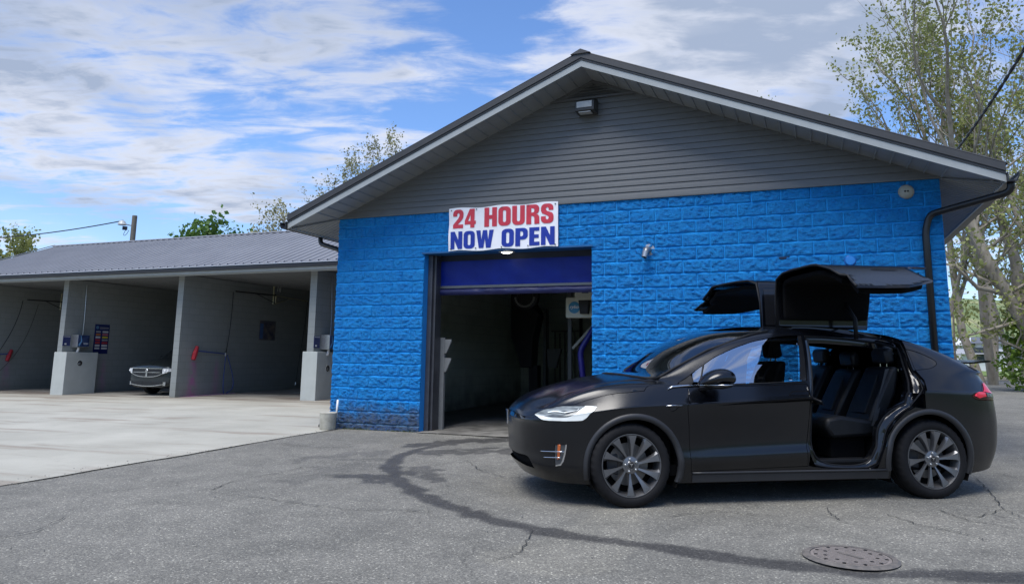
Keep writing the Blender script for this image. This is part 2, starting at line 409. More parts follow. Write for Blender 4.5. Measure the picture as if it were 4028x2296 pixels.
def litter():
    rs = np.random.RandomState(12); t_ = thing('ground_grit', 'loose grit and small stones scattered over the asphalt', 'grit', (0, 0, 0)); t_['kind'] = 'stuff'
    mb = MB()
    for k in range(520):
        if k < 300:
            f = rs.rand(); p = wp(.23 + .3 * rs.randn() * .35, -.05 - 6.0 * f)
        else: p = wp(.3 + 9 * rs.rand(), -.03 - abs(rs.randn()) * .35)
        if k % 5 == 0: p = Vector((-3.5 + 8 * rs.rand(), 4 + 6 * rs.rand(), 0))
        r = .003 + .008 * rs.rand() ** 3; z = float(gz(p.x, p.y)) + .006
        a = rs.rand(3) * .6 + .6; q = rs.rand() * 3
        P = [(math.cos(q + t) * r * a[i % 3], math.sin(q + t) * r * a[(i + 1) % 3]) for i, t in enumerate((0, 1.4, 2.8, 4.3, 5.3))]
        mb.add([(p.x + u, p.y + v, z - .003) for u, v in P] + [(p.x + u * .6, p.y + v * .6, z + r * .8) for u, v in P], [(5, 6, 7, 8, 9)] + [(i, (i + 1) % 5, 5 + (i + 1) % 5, 5 + i) for i in range(5)])
    obj('stones', mb, pmat('grit_stone', (.30, .29, .26), (.12, .115, .105), 3, .9), t_, fix=False)
litter()
# ================================================================ BLUE WASH BUILDING
B = thing('car_wash_building', 'blue split-face block car wash with dark gable roof and one open bay', 'building', wp(0, 0), -PSI)
C8 = .2032
D1, D2, DT = 1.79, 4.79, 3.05
def blue_mat():
    m, t, b = principled('blue_paint'); co = t.add('ShaderNodeTexCoord').outputs['Object']
    col = t.ramp(t.noise(co, 3.2, 5, .65), [(.3, (.014, .325, .90)), (.7, (.020, .40, .99))])
    z = t.add('ShaderNodeSeparateXYZ', ins={0: co}).outputs[2]
    fadev = t.add('ShaderNodeMapping', ins={'Vector': co, 'Scale': (1.6, 1, .35)}).outputs[0]
    col = t.mix(t.math('MULTIPLY', t.smooth(t.noise(fadev, 1.3, 6, .68), .50, .72), .12), col, (.05, .42, .90))
    col = t.mix(t.math('MULTIPLY', t.smooth(t.noise(fadev, 2.6, 7, .7), .56, .72), .12), col, (.02, .16, .42))
    n = t.noise(co, 5, 6, .7)
    dirt = t.math('MULTIPLY', t.smooth(t.math('ADD', z, t.math('MULTIPLY', n, -.9)), .12, -.32), .9)     # road splash on the lowest courses
    col = t.mix(dirt, col, (.12, .14, .15))
    mort = t.add('ShaderNodeAttribute', attribute_name='mortar').outputs['Fac']
    col = t.mix(t.math('MULTIPLY', mort, .15), col, (.03, .42, .95))
    pit = t.smooth(t.noise(t.add('ShaderNodeMapping', ins={'Vector': co, 'Scale': (1, 1, 2.4), 'Rotation': (0, .35, 0)}).outputs[0], 21, 8, .76, 1.0), .50, .62)
    col = t.mix(t.math('MULTIPLY', t.math('MULTIPLY', pit, .68), t.math('SUBTRACT', 1.0, mort)), col, (.003, .125, .60))
    t.l.new(col, b.inputs['Base Color']); b.inputs['Roughness'].default_value = .5
    b.inputs['Specular IOR Level'].default_value = .25
    fade = t.math('SUBTRACT', 1.0, t.math('MULTIPLY', mort, .6)); st_ = t.add('ShaderNodeMapping', ins={'Vector': co, 'Scale': (1, 1, 2.2), 'Rotation': (0, .3, 0)}).outputs[0]
    h = t.math('MULTIPLY', t.math('ADD', t.noise(st_, 24, 7, .74, 1.2), t.math('MULTIPLY', t.noise(co, 70, 3, .6), .25)), fade)
    t.l.new(t.add('ShaderNodeBump', ins={'Height': h, 'Strength': 1.0, 'Distance': .10}).outputs[0], b.inputs['Normal'])
    return m
M_blue = blue_mat()
def relief_wall(u0, u1, z0, z1, hole=None, seed=0.0, out=.028):
    # split-face block wall in the plane y=0, real relief, tooled joints; returns mesh
    def lines(a, b, pitch, off, nsub):
        k0 = int(math.floor((a - off) / pitch)) - 1; L = []
        for k in range(k0, int((b - off) / pitch) + 3):
            c = off + k * pitch
            L += [(c - .0055, 1), (c + .0055, 1)] + [(c + .0055 + (pitch - .011) * (i + 1) / (nsub + 1), 0) for i in range(nsub)]
        L = sorted([l for l in L if a + .004 < l[0] < b - .004] + [(a, 0), (b, 0)]); return L
    ul = lines(u0, u1, C8, 4.79 - 30 * C8, 13)
    zl = lines(z0, z1, C8, ZT - 30 * C8, 13)
    if hole:
        ul = sorted([l for l in ul if min(abs(l[0] - D1), abs(l[0] - D2)) > .008] + [(D1, 0), (D2, 0)])
        zl = sorted([l for l in zl if abs(l[0] - DT) > .008] + [(DT, 0)])
    U = np.array([l[0] for l in ul]); Zc = np.array([l[0] for l in zl])
    UU, ZZ = np.meshgrid(U, Zc)
    row = np.floor((ZT - ZZ) / C8 + 1e-6).astype(int)
    # running bond: head joints every 16 in, shifted by 8 in on alternate courses
    right = UU > 3.3
    off = np.where(right, D2, D1) + np.where(row % 2 == 1, C8, 0) * np.where(right, 1, 0) + np.where((row % 2 == 0) & ~right, C8, 0)
    ph = np.mod(UU - off, 2 * C8); dh = np.minimum(ph, 2 * C8 - ph)
    pz = np.mod(ZT - ZZ, C8); dv = np.minimum(pz, C8 - pz)
    mort = ((dh < .0075) | (dv < .0075)).astype(float)
    edge = np.clip(np.minimum(dh, dv) / .012, 0, 1) ** .5
    blk = np.floor((UU - off) / (2 * C8))
    per = (np.sin(blk * 12.9898 + row * 78.233 + seed) * 43758.5453) % 1
    rel = fbm(UU * 21 + per * 31 + ZZ * 6, ZZ * 34 + per * 17, 3); rel = np.clip((rel - .34) / .30, 0, 1)
    rel = rel * .75 + .5 * fbm(UU * 5 + per * 7, ZZ * 8, 2)
    Y = -(.0015 + out * edge * rel) * (1 - mort)
    Y = np.where(ZZ > ZT - .045, np.maximum(Y, -.010), Y)
    Y = np.where(mort > .5, np.where(dv < .0075, -.0035, -.0085), Y)
    lim = (UU <= u0 + .001) | (UU >= u1 - .001)
    if hole: lim |= ((np.abs(UU - D1) < .002) | (np.abs(UU - D2) < .002)) & (ZZ <= DT + .002)
    n = len(U); V = np.stack([UU, Y, ZZ], -1).reshape(-1, 3)
    I = np.arange(len(Zc) - 1)[:, None] * n + np.arange(n - 1)[None]
    keep = np.ones(I.shape, bool)
    if hole:
        cu = (U[:-1] + U[1:]) / 2; cz = (Zc[:-1] + Zc[1:]) / 2
        keep = ~((cu[None] > D1) & (cu[None] < D2) & (cz[:, None] < DT))
    Fc = np.stack([I, I + 1, I + n + 1, I + n], -1)[keep]
    me = bpy.data.meshes.new('front_wall')
    me.vertices.add(len(V)); me.vertices.foreach_set('co', V.ravel())
    me.loops.add(Fc.size); me.loops.foreach_set('vertex_index', Fc.ravel().astype(np.int32))
    me.polygons.add(len(Fc)); me.polygons.foreach_set('loop_start', np.arange(len(Fc)) * 4)
    me.update(); me.validate()
    a = me.attributes.new('mortar', 'FLOAT', 'POINT'); a.data.foreach_set('value', mort.ravel().astype(np.float32))
    return me
fw = obj('front_wall', relief_wall(0, W, -.12, ZT - .012, True), M_blue, B, fix=False)
M_bluesm = pmat('blue_jamb_paint', (.016, .26, .68), (.012, .21, .60), 3, .5, .002, 60)
jm = MB()
jm.box(0, W, .004, .30, DT, ZT + .05)                                   # wall body behind the split face, round the opening
jm.box(0, D1, .004, .30, -.12, DT); jm.box(D2, W, .004, .30, -.12, DT)
obj('wall_core', jm, M_bluesm, B)
sd = MB(); sd.box(.0, .25, .30, 10.2, -.12, ZT); sd.box(W - .25, W, .30, 10.2, -.12, ZT); sd.box(.25, W - .25, 9.95, 10.2, -.12, ZT)
sd.add([(0, .02, ZT), (W, .02, ZT), (UC, .02, ZAP), (0, 10.2, ZT), (W, 10.2, ZT), (UC, 10.2, ZAP)], [(0, 1, 2), (3, 5, 4)])
obj('side_wall', sd, M_bluesm, B)
# interior block walls and ceiling
def cmu_mat(name, c1, c2, dirty=0.0, bw=.4064, bh=.2032):
    m, t, b = principled(name); co = t.add('ShaderNodeTexCoord').outputs['Object']
    s = t.add('ShaderNodeSeparateXYZ', ins={0: co}).outputs
    v = t.add('ShaderNodeCombineXYZ', ins={0: t.math('ADD', s[0], s[1]), 1: s[2]})
    br = t.add('ShaderNodeTexBrick', ins={'Vector': v.outputs[0], 'Scale': 1.0, 'Mortar Size': .006, 'Brick Width': bw, 'Row Height': bh, 'Mortar Smooth': .3,
               'Color1': (*c1, 1), 'Color2': (*[x * .93 for x in c1], 1), 'Mortar': (*[x * .74 for x in c1], 1)})
    col = t.mix(t.smooth(t.noise(co, 1.2, 5, .6), .45, .75), br.outputs[0], (*c2, 1))
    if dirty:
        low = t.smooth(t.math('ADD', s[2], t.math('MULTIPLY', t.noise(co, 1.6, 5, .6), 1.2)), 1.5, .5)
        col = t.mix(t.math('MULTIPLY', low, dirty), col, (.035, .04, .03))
    t.l.new(col, b.inputs['Base Color']); b.inputs['Roughness'].default_value = .75
    t.l.new(t.add('ShaderNodeBump', ins={'Height': t.math('ADD', br.outputs[1], t.math('MULTIPLY', t.noise(co, 80, 3), -.3)), 'Strength': .6, 'Distance': -.004}).outputs[0], b.inputs['Normal'])
    return m
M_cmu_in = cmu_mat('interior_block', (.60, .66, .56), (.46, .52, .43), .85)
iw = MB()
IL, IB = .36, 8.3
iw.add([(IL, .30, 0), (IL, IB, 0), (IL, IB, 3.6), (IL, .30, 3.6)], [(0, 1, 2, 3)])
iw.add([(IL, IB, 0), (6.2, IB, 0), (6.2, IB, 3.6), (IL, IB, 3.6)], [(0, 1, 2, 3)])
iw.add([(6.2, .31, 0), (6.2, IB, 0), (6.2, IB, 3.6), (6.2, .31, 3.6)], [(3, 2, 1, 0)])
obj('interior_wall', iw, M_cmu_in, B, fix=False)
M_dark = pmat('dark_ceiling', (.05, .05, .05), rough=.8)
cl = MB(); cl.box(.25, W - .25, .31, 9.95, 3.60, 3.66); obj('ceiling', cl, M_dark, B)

# gable siding
M_side = pmat('siding_vinyl', (.128, .132, .130), (.108, .112, .110), 6, .42, .0008, 300, stretch=(1, 1, 8))
sg = MB(); LAP = .1; k = 0
z = ZT - .01
while z < ZAP - .03:
    z1 = min(z + LAP, ZAP - .005)
    def lim(zz): 
        h = max((zz - 3.765) / SLOPE, 0) if zz > 3.765 else 0
        return h, W - h
    a0, b0 = lim(z); a1, b1 = lim(z1)
    y0, ym, y1 = -.036, -.034, -.020
    zm = z + (z1 - z) * .45
    am, bm_ = lim(zm)
    sg.add([(a0, -.012, z + .001), (b0, -.012, z + .001), (b0, y0, z), (a0, y0, z), (am, -.030, zm), (bm_, -.030, zm), (a1, y1, z1), (b1, y1, z1)],
           [(0, 1, 2, 3), (3, 2, 5, 4), (4, 5, 7, 6)])
    z += LAP
obj('gable_siding', sg, M_side, B, fix=False)
tr = MB(); tr.box(-.002, W + .002, -.045, -.013, ZT - .035, ZT - .012); obj('siding_trim', tr, M_side, B)
gv = MB()                                                                # triangular gable vent
VW, VZ = .74, ZAP - .31
gv.add([(UC - VW, -.06, VZ), (UC + VW, -.06, VZ), (UC, -.06, ZAP - .005), (UC - VW + .10, -.06, VZ + .035), (UC + VW - .10, -.06, VZ + .035), (UC, -.06, ZAP - .05)],
       [(0, 1, 4, 3), (1, 2, 5, 4), (2, 0, 3, 5)])
gvo = obj('gable_vent', gv, pmat('vent_plastic', (.10, .10, .10), rough=.5), B, fix=False)
lv = MB()
for i in range(5):
    zz = VZ + .045 + i * .042; hw = (ZAP - .05 - zz) / SLOPE - .06
    if hw > .03: lv.add([(UC - hw, -.058, zz), (UC + hw, -.058, zz), (UC + hw - .06, -.030, zz + .034), (UC - hw + .06, -.030, zz + .034)], [(0, 1, 2, 3)])
obj('louver', lv, pmat('louver_plastic', (.11, .11, .11), rough=.5), gvo, fix=False)

# roof, rake fascia, soffits
OH, EV = .70, .617
YB = 10.9
def zs(u): return ZAP - SLOPE * abs(u - UC)
M_white = pmat('fascia_white', (.35, .37, .365), (.29, .31, .305), 3, .45, stretch=(1, .3, 1))
M_roof = pmat('roof_metal_dark', (.045, .046, .048), (.036, .037, .038), 5, .5, metal=.1)
M_soff = pmat('soffit_aluminium', (.24, .25, .25), (.20, .21, .21), 3, .5)
for sgn in (-1, 1):
    ue = UC + sgn * (UC + EV)
    P = lambda u, y, dz: (u, y, zs(u) + dz)
    m_ = MB(); m_.add([P(UC, -OH + .02, .005), P(ue, -OH + .02, .005), P(ue, YB, .005), P(UC, YB, .005)], [(0, 1, 2, 3)])
    so = obj('soffit', m_, M_soff, B, fix=False)
    rb = MB()
    for i in range(26):                                                  # ribs of the rake soffit run out from the wall
        u = UC + sgn * (.25 + i * .2)
        if abs(u - UC) < UC + .05:
            rb.add([P(u - .012, -OH + .03, .004), P(u + .012, -OH + .03, .004), P(u + .004, -OH + .03, -.010), P(u - .004, -OH + .03, -.010),
                    P(u - .012, -.03, .004), P(u + .012, -.03, .004), P(u + .004, -.03, -.010), P(u - .004, -.03, -.010)], [(3, 2, 6, 7), (0, 3, 7, 4), (2, 1, 5, 6)])
    for i in range(110):                                                 # ribs of the eave soffit run across it
        y = -OH + .06 + i * .1
        uw = UC + sgn * UC
        ui = uw if y > 0 else uw + (ue - uw) * (-y / OH)
        if y < YB and abs(ue - ui) > .04:
            rb.add([P(ui, y - .02, .003), P(ui, y + .02, .003), P(ui, y + .008, -.012), P(ui, y - .008, -.012),
                    P(ue, y - .02, .003), P(ue, y + .02, .003), P(ue, y + .008, -.012), P(ue, y - .008, -.012)], [(3, 2, 6, 7), (0, 3, 7, 4), (2, 1, 5, 6)])
    obj('soffit_rib', rb, M_soff, so, fix=False)
    ms = MB(); a = P(UC + sgn * UC, -.02, -.012); b_ = P(ue, -OH + .03, -.012)
    ms.tube([a, b_], .012, 6); obj('miter_trim', ms, M_side, so)
    fa = MB(); fa.prism([(UC, zs(UC) - .012), (ue, zs(ue) - .012), (ue, zs(ue) + .088), (UC, zs(UC) + .088)], 'y', -OH, -OH + .02)
    obj('rake_fascia', fa, M_white, B)
    ef = MB(); ef.box(ue - .02, ue + .002, -OH + .022, YB, zs(ue) - .012, zs(ue) + .088) if sgn > 0 else ef.box(ue - .002, ue + .02, -OH + .022, YB, zs(ue) - .012, zs(ue) + .088)
    obj('eave_fascia', ef, M_white, B)
    rk = MB(); rk.prism([(UC, zs(UC) + .092), (ue, zs(ue) + .092), (ue, zs(ue) + .125), (UC, zs(UC) + .125)], 'y', -OH - .012, -OH + .05)
    rk.prism([(UC, zs(UC) + .127), (ue, zs(ue) + .127), (ue, zs(ue) + .222), (UC, zs(UC) + .222)], 'y', -OH - .028, -OH + .05)
    obj('rake_trim', rk, M_roof, B)
    rf = MB()
    un = np.linspace(0, UC + EV + .03, 2)
    rows = []
    ys_ = []
    y = -OH - .03
    while y < YB: ys_ += [(y, 0), (y + .012, .016), (y + .03, .016), (y + .042, 0)]; y += .23
    for (y, h) in ys_: rows.append([(UC + sgn * q, y, ZAP - SLOPE * q + .228 + h) for q in un])
    rf.grid(rows); rfo = obj('roof_panel', rf, M_roof, B, fix=False)
    # gutter: a trough along the eave
    g = MB(); gp = [(0, .0), (.0, .115), (.012, .115), (.012, .012), (.09, .012), (.115, .07), (.115, .115), (.128, .12), (.126, .06), (.10, .0)]
    g.prism([((ue + .004 + p) if sgn > 0 else (ue - .004 - p), zs(ue) - .012 + q) for p, q in gp], 'y', -OH - .05, YB)
    obj('gutter', g, pmat('gutter_black', (.018, .019, .021), rough=.35), B)
cap = MB(); cap.add([(UC, -OH - .05, ZAP + .262), (UC - .16, -OH - .05, ZAP + .185), (UC + .16, -OH - .05, ZAP + .185), (UC, YB, ZAP + .262), (UC - .16, YB, ZAP + .185), (UC + .16, YB, ZAP + .185)],
                    [(0, 1, 2), (3, 5, 4), (0, 3, 4, 1), (0, 2, 5, 3), (1, 4, 5, 2)]); obj('ridge_cap', cap, M_roof, B)
# downspouts
def rounded(path, r=.07, n=4):
    out = [Vector(path[0])]
    for a, b_, c in zip(path[:-2], path[1:-1], path[2:]):
        a, b_, c = Vector(a), Vector(b_), Vector(c)
        p, q = b_ + (a - b_).normalized() * r, b_ + (c - b_).normalized() * r
        for i in range(n + 1):
            f = i / n; out.append((p * (1 - f) + b_ * f) * (1 - f) + (b_ * (1 - f) + q * f) * f)
    return out + [Vector(path[-1])]
M_spout = pmat('downspout_black', (.008, .009, .010), rough=.35)
for path in ([(10.34, -.60, 3.50), (10.34, -.60, 3.38), (9.50, -.07, 3.24), (9.44, -.065, 3.02), (9.44, -.065, .05)],
             [(-.68, .35, 3.5), (-.68, .35, 3.37), (-.10, .20, 3.20), (-.075, .20, 3.0), (-.075, .20, .22)]):
    m_ = MB(); m_.tube(rounded(path, .09), .045, 10); obj('downspout', m_, M_spout, B, smooth=True)
# lintel drip and door surround
M_track = pmat('door_track_steel', (.10, .105, .115), (.07, .07, .08), 4, .4, metal=.5)
ln = MB(); ln.box(D1 - .04, D2 + .02, -.035, .29, DT - .028, DT - .002); obj('lintel', ln, pmat('lintel_blue', (.01, .10, .27), rough=.5), B)
jb = MB(); jb.box(D1 + .002, D1 + .085, .14, .30, .01, DT - .03); jb.box(D1 + .086, D1 + .13, .20, .42, .01, DT - .03)
obj('door_jamb', jb, M_track, B, bevel=.004); jb = MB(); jb.box(D2 - .02, D2 - .002, .14, .34, .01, DT - .03); obj('door_jamb', jb, M_track, B, bevel=.004)
# roll-up fabric door, three quarters open
D = MB(); cols = 40
rows = []
for j, zz in enumerate(np.linspace(2.50, 2.93, 8)): rows.append([(D1 + .13 + (D2 - D1 - .15) * i / cols, .38 + .006 * math.sin(i * .7 + j), zz) for i in range(cols + 1)])
D.grid(rows)
M_curt = pmat('door_curtain_blue', (.002, .020, .26), (.0015, .014, .19), 2.5, .42, .004, 9, spec=.25)
do = obj('roll_up_door', D, M_curt, B, fix=False, smooth=True)
m_ = MB(); m_.box(D1 + .125, D2 - .015, .365, .40, 2.455, 2.497); obj('door_rail', m_, pmat('rail_grey', (.16, .16, .16), rough=.4, metal=.5), do)
rows = []
for j in range(9):
    a = j / 8; zz = 2.452 - .115 * a
    rows.append([(D1 + .13 + (D2 - D1 - .15) * i / 90, .385 - .035 * math.sin(math.pi * a) + .012 * (fbm(i * .23 + zz * 9, zz * 22, 3) - .5) * 2, zz) for i in range(91)])
m_ = MB(); m_.grid(rows); obj('door_hem', m_, pmat('hem_vinyl', (.012, .018, .10), (.008, .012, .07), 3, .4), do, fix=False, smooth=True)
m_ = MB(); m_.lathe([(0, D1 + .1), (.15, D1 + .1), (.15, D2), (0, D2)], 20, 'x', (0, .58, 3.18)); obj('door_roll', m_, M_curt, do, smooth=False)
hd = MB(); hd.box(D1 + .1, D2 - .01, .42, .50, 2.93, 3.06); obj('door_header', hd, pmat('header_dark', (.02, .03, .06), rough=.6), B)

# ---------------- things fixed on the wall
def at_wall(name, label, cat, u, y, z, group=None): return thing(name, label, cat, wp(u, y, z), -PSI, group)
# banner
bn = at_wall('banner', 'white vinyl banner reading 24 hours now open, hung over the bay door', 'banner', 3.26, -.06, 3.41)
bw_, bh_ = 1.97, .735
rows = []
def sag(x, z): return .006 * (fbm(x * 3 + 5, z * 4 + 2, 3) - .5) * 2 + .010 * math.exp(-((x + .5 * bw_) / .12) ** 2) * math.sin(z * 14)
for j in range(19):
    z = -bh_ / 2 + bh_ * j / 18
    rows.append([(-bw_ / 2 + bw_ * i / 50, sag(-bw_ / 2 + bw_ * i / 50, z), z + .012 * math.sin(i / 50 * math.pi * 5) * (abs(j - 9) / 9) ** 3) for i in range(51)])
m_ = MB(); m_.grid(rows)
obj('banner_sheet', m_, pmat('banner_vinyl', (.86, .86, .87), (.80, .80, .82), 2, .4), bn, fix=False, smooth=True)
M_grom = pmat('grommet_metal', (.12, .12, .12), metal=.6, rough=.4)
for i in range(5):
    for zz in (-bh_ / 2 + .035, bh_ / 2 - .035): gm = MB(); gm.lathe([(0, -.012), (.010, -.012), (.010, .004), (0, .004)], 10, 'y', (-bw_ / 2 + .045 + (bw_ - .09) * i / 4, -.004, zz)); obj('grommet', gm, M_grom, bn)
def text(name, s, width, height, x, z, y, mat, parent, bold=.035, shear=0.0, align_left=True, space=1.0):
    cu = bpy.data.curves.new('t', 'FONT'); cu.body = s; cu.size = 1; cu.offset = bold; cu.shear = shear; cu.space_character = space; cu.resolution_u = 6
    o = bpy.data.objects.new('t', cu); C.objects.link(o)
    bpy.context.view_layer.update()
    me = bpy.data.meshes.new_from_object(o.evaluated_get(bpy.context.evaluated_depsgraph_get()))
    bpy.data.objects.remove(o)
    v = np.array([tuple(p.co) for p in me.vertices]); mn, mx = v[:, :2].min(0), v[:, :2].max(0)
    for p in me.vertices:
        a = (p.co.x - mn[0]) / (mx[0] - mn[0]) * width; b_ = (p.co.y - mn[1]) / (mx[1] - mn[1]) * height
        p.co = (x + a, y(x + a, z + b_) if callable(y) else y, z + b_)
    return obj(name, me, mat, parent, fix=False)
# heavy block letters cut from polygons: outline and holes in a cell of height 1
def arcp(cx, cy, rx, ry, a0, a1, n=5): return [(cx + rx * math.cos(R(a0 + (a1 - a0) * i / n)), cy + ry * math.sin(R(a0 + (a1 - a0) * i / n))) for i in range(n + 1)]
def rrect(x0, y0, x1, y1, r, ry=None):
    ry = ry or r
    return arcp(x1 - r, y1 - ry, r, ry, 0, 90) + arcp(x0 + r, y1 - ry, r, ry, 90, 180) + arcp(x0 + r, y0 + ry, r, ry, 180, 270) + arcp(x1 - r, y0 + ry, r, ry, 270, 360)
GL = {'H': (.66, [(0, 0), (.25, 0), (.25, .40), (.41, .40), (.41, 0), (.66, 0), (.66, 1), (.41, 1), (.41, .60), (.25, .60), (.25, 1), (0, 1)], []),
      'O': (.64, rrect(0, 0, .64, 1, .24, .22), [rrect(.24, .19, .40, .81, .075, .08)]),
      'U': (.64, [(0, 1), (0, .24)] + arcp(.24, .22, .24, .22, 180, 270) + arcp(.40, .22, .24, .22, 270, 360) + [(.64, 1), (.40, 1), (.40, .26)] + arcp(.32, .26, .08, .08, 0, -180) + [(.24, 1)], []),
      'R': (.66, [(0, 0), (.25, 0), (.25, .42), (.31, .42), (.40, .36), (.41, 0), (.66, 0), (.65, .36), (.60, .46), (.50, .51), (.60, .57), (.64, .68)] + arcp(.42, .78, .23, .22, 0, 90) + [(0, 1)], [[(.25, .59), (.35, .59), (.40, .64), (.40, .76), (.35, .81), (.25, .81)]]),
      'S': (.62, [(0, .36), (0, .22)] + arcp(.23, .22, .23, .22, 180, 270) + arcp(.39, .22, .23, .22, 270, 360) + [(.62, .40), (.56, .52), (.30, .63), (.24, .70), (.24, .77), (.31, .82), (.38, .77), (.38, .66), (.61, .66), (.61, .78)] + arcp(.38, .78, .23, .22, 0, 90) + arcp(.23, .78, .23, .22, 90, 180) + [(0, .64), (.05, .52), (.30, .40), (.38, .33), (.38, .24), (.31, .18), (.24, .24), (.24, .36)], []),
      'N': (.68, [(0, 0), (.23, 0), (.23, .50), (.44, 0), (.68, 0), (.68, 1), (.45, 1), (.45, .52), (.24, 1), (0, 1)], []),
      'W': (.98, [(.16, 0), (.42, 0), (.49, .55), (.56, 0), (.82, 0), (.98, 1), (.74, 1), (.68, .45), (.61, 1), (.37, 1), (.30, .45), (.24, 1), (0, 1)], []),
      'P': (.64, [(0, 0), (.25, 0), (.25, .36), (.36, .36)] + arcp(.40, .58, .24, .22, -90, 0) + arcp(.40, .78, .24, .22, 0, 90) + [(0, 1)], [[(.25, .54), (.34, .54), (.40, .60), (.40, .76), (.34, .82), (.25, .82)]]),
      'E': (.52, [(0, 0), (.52, 0), (.52, .20), (.25, .20), (.25, .41), (.48, .41), (.48, .60), (.25, .60), (.25, .80), (.51, .80), (.51, 1), (0, 1)], []),
      '2': (.60, [(0, 0), (.59, 0), (.59, .20), (.27, .20), (.50, .42), (.59, .58), (.60, .74)] + arcp(.36, .76, .24, .24, 0, 90) + arcp(.24, .76, .24, .24, 90, 180) + [(0, .64), (.23, .64), (.23, .76), (.30, .82), (.37, .76), (.36, .64), (.29, .52), (.0, .20)], []),
      '4': (.64, [(.33, 0), (.56, 0), (.56, .18), (.64, .18), (.64, .36), (.56, .36), (.56, 1), (.28, 1), (0, .38), (0, .18), (.33, .18)], [[(.33, .36), (.19, .36), (.33, .70)]])}
def inpoly(px, py, poly):
    px = np.asarray(px); py = np.asarray(py); c = np.zeros(px.shape, bool); n = len(poly)
    for i in range(n):
        x0, y0 = poly[i - 1]; x1, y1 = poly[i]
        if y0 == y1: continue
        c ^= ((y0 > py) != (y1 > py)) & (px < (x1 - x0) * (py - y0) / (y1 - y0) + x0)
    return c
def lettering(name, s, width, height, x, z, y, mat, parent, gap=.075):
    tot = sum(GL[c][0] for c in s) + gap * (len(s) - 1); kx = width / tot; cx = 0
    for c in s:
        wd, out, holes = GL[c]; pts = []; edges = []
        gx, gy = np.meshgrid(np.arange(.03, wd, .08), np.arange(.03, 1, .08)); gx, gy = gx.ravel(), gy.ravel(); ok = inpoly(gx, gy, out)
        pts = [Vector(p) for p in zip(gx[ok], gy[ok])]
        for lp in [out] + holes:
            b0 = len(pts); pts += [Vector(p) for p in lp]; edges += [(b0 + i, b0 + (i + 1) % len(lp)) for i in range(len(lp))]
        vs, es, fs, *_ = delaunay_2d_cdt(pts, edges, [], 0, 1e-5)
        F_ = []
        for f in fs:
            cxx = sum(vs[i].x for i in f) / 3; cyy = sum(vs[i].y for i in f) / 3
            if inpoly([cxx], [cyy], out)[0] and not any(inpoly([cxx], [cyy], h)[0] for h in holes): F_.append(tuple(f))
        mb = MB(); P = [(x + (cx + v.x) * kx, z + v.y * height) for v in vs]; mb.add([(a, y(a, b_), b_) for a, b_ in P], F_)
        obj(name, mb, mat, parent, fix=False); cx += wd + gap
M_red = pmat('banner_red', (.60, .035, .06), rough=.45); M_navy = pmat('banner_blue', (.005, .03, .33), rough=.45)
by = lambda x, z: sag(x, z) - .007
lettering('red_letter', '24', .43, .325, -.905, .02, by, M_red, bn)
lettering('red_letter', 'HOURS', 1.23, .325, -.32, .02, by, M_red, bn)
lettering('blue_letter', 'NOW', .80, .30, -.945, -.335, by, M_navy, bn)
lettering('blue_letter', 'OPEN', .93, .30, .0, -.335, by, M_navy, bn)

# floodlight in the gable
fl = at_wall('floodlight', 'small boxy wall-pack floodlight up on the dark gable siding', 'light', 4.76, -.04, 5.28)
m_ = MB(); m_.box(-.16, .16, -.10, 0, -.11, .13); m_.prism([(-.10, .13), (-.26, .06), (-.26, -.10), (-.10, -.11)], 'x', -.16, .16); obj('housing', m_, pmat('housing_bronze', (.035, .036, .035), rough=.5), fl, bevel=.01)
m_ = MB(); m_.add([(-.125, -.266, .045), (.125, -.266, .045), (.125, -.266, -.045), (-.125, -.266, -.045)], [(0, 1, 2, 3)]); m_.box(-.125, .125, -.27, -.262, -.05, .05)
obj('lens', m_, pmat('lens_glass', (.42, .43, .41), (.34, .35, .34), 8, .25), fl)
m_ = MB(); m_.box(-.10, .10, -.25, -.12, -.125, -.112); obj('underside_trim', m_, pmat('trim_grey', (.35, .36, .35), rough=.5), fl)
# galvanised exhaust elbow
ev = at_wall('vent_elbow', 'shiny galvanised vent elbow sticking out of the blue wall', 'vent pipe', 5.70, -.01, 2.93)
m_ = MB(); m_.lathe([(.0, .0), (.105, .0), (.105, -.008), (.055, -.012)], 20, 'y'); obj('wall_flange', m_, pmat('flange_zinc', (.45, .46, .47), rough=.4, metal=.8), ev, smooth=False)
M_zinc = pmat('zinc', (.42, .43, .44), (.33, .34, .35), 20, .36, metal=.8); ev.scale = (.85, .85, .85)
m_ = MB(); m_.tube([(0, 0, 0), (-.01, -.06, .005), (-.02, -.115, -.01), (-.03, -.145, -.055)], [.056, .056, .056, .054], 18, caps=False)
obj('elbow_bend', m_, M_zinc, ev, smooth=True)
m_ = MB(); m_.tube([(-.03, -.143, -.05), (-.052, -.175, -.155)], [.060, .047], 18, caps=False); nz = obj('nozzle', m_, M_zinc, ev, smooth=True)
m_ = MB(); m_.tube([(-.050, -.173, -.148), (-.0515, -.1745, -.152)], [.045, .045], 18); obj('opening', m_, pmat('pipe_inside', (.006, .006, .006)), nz)
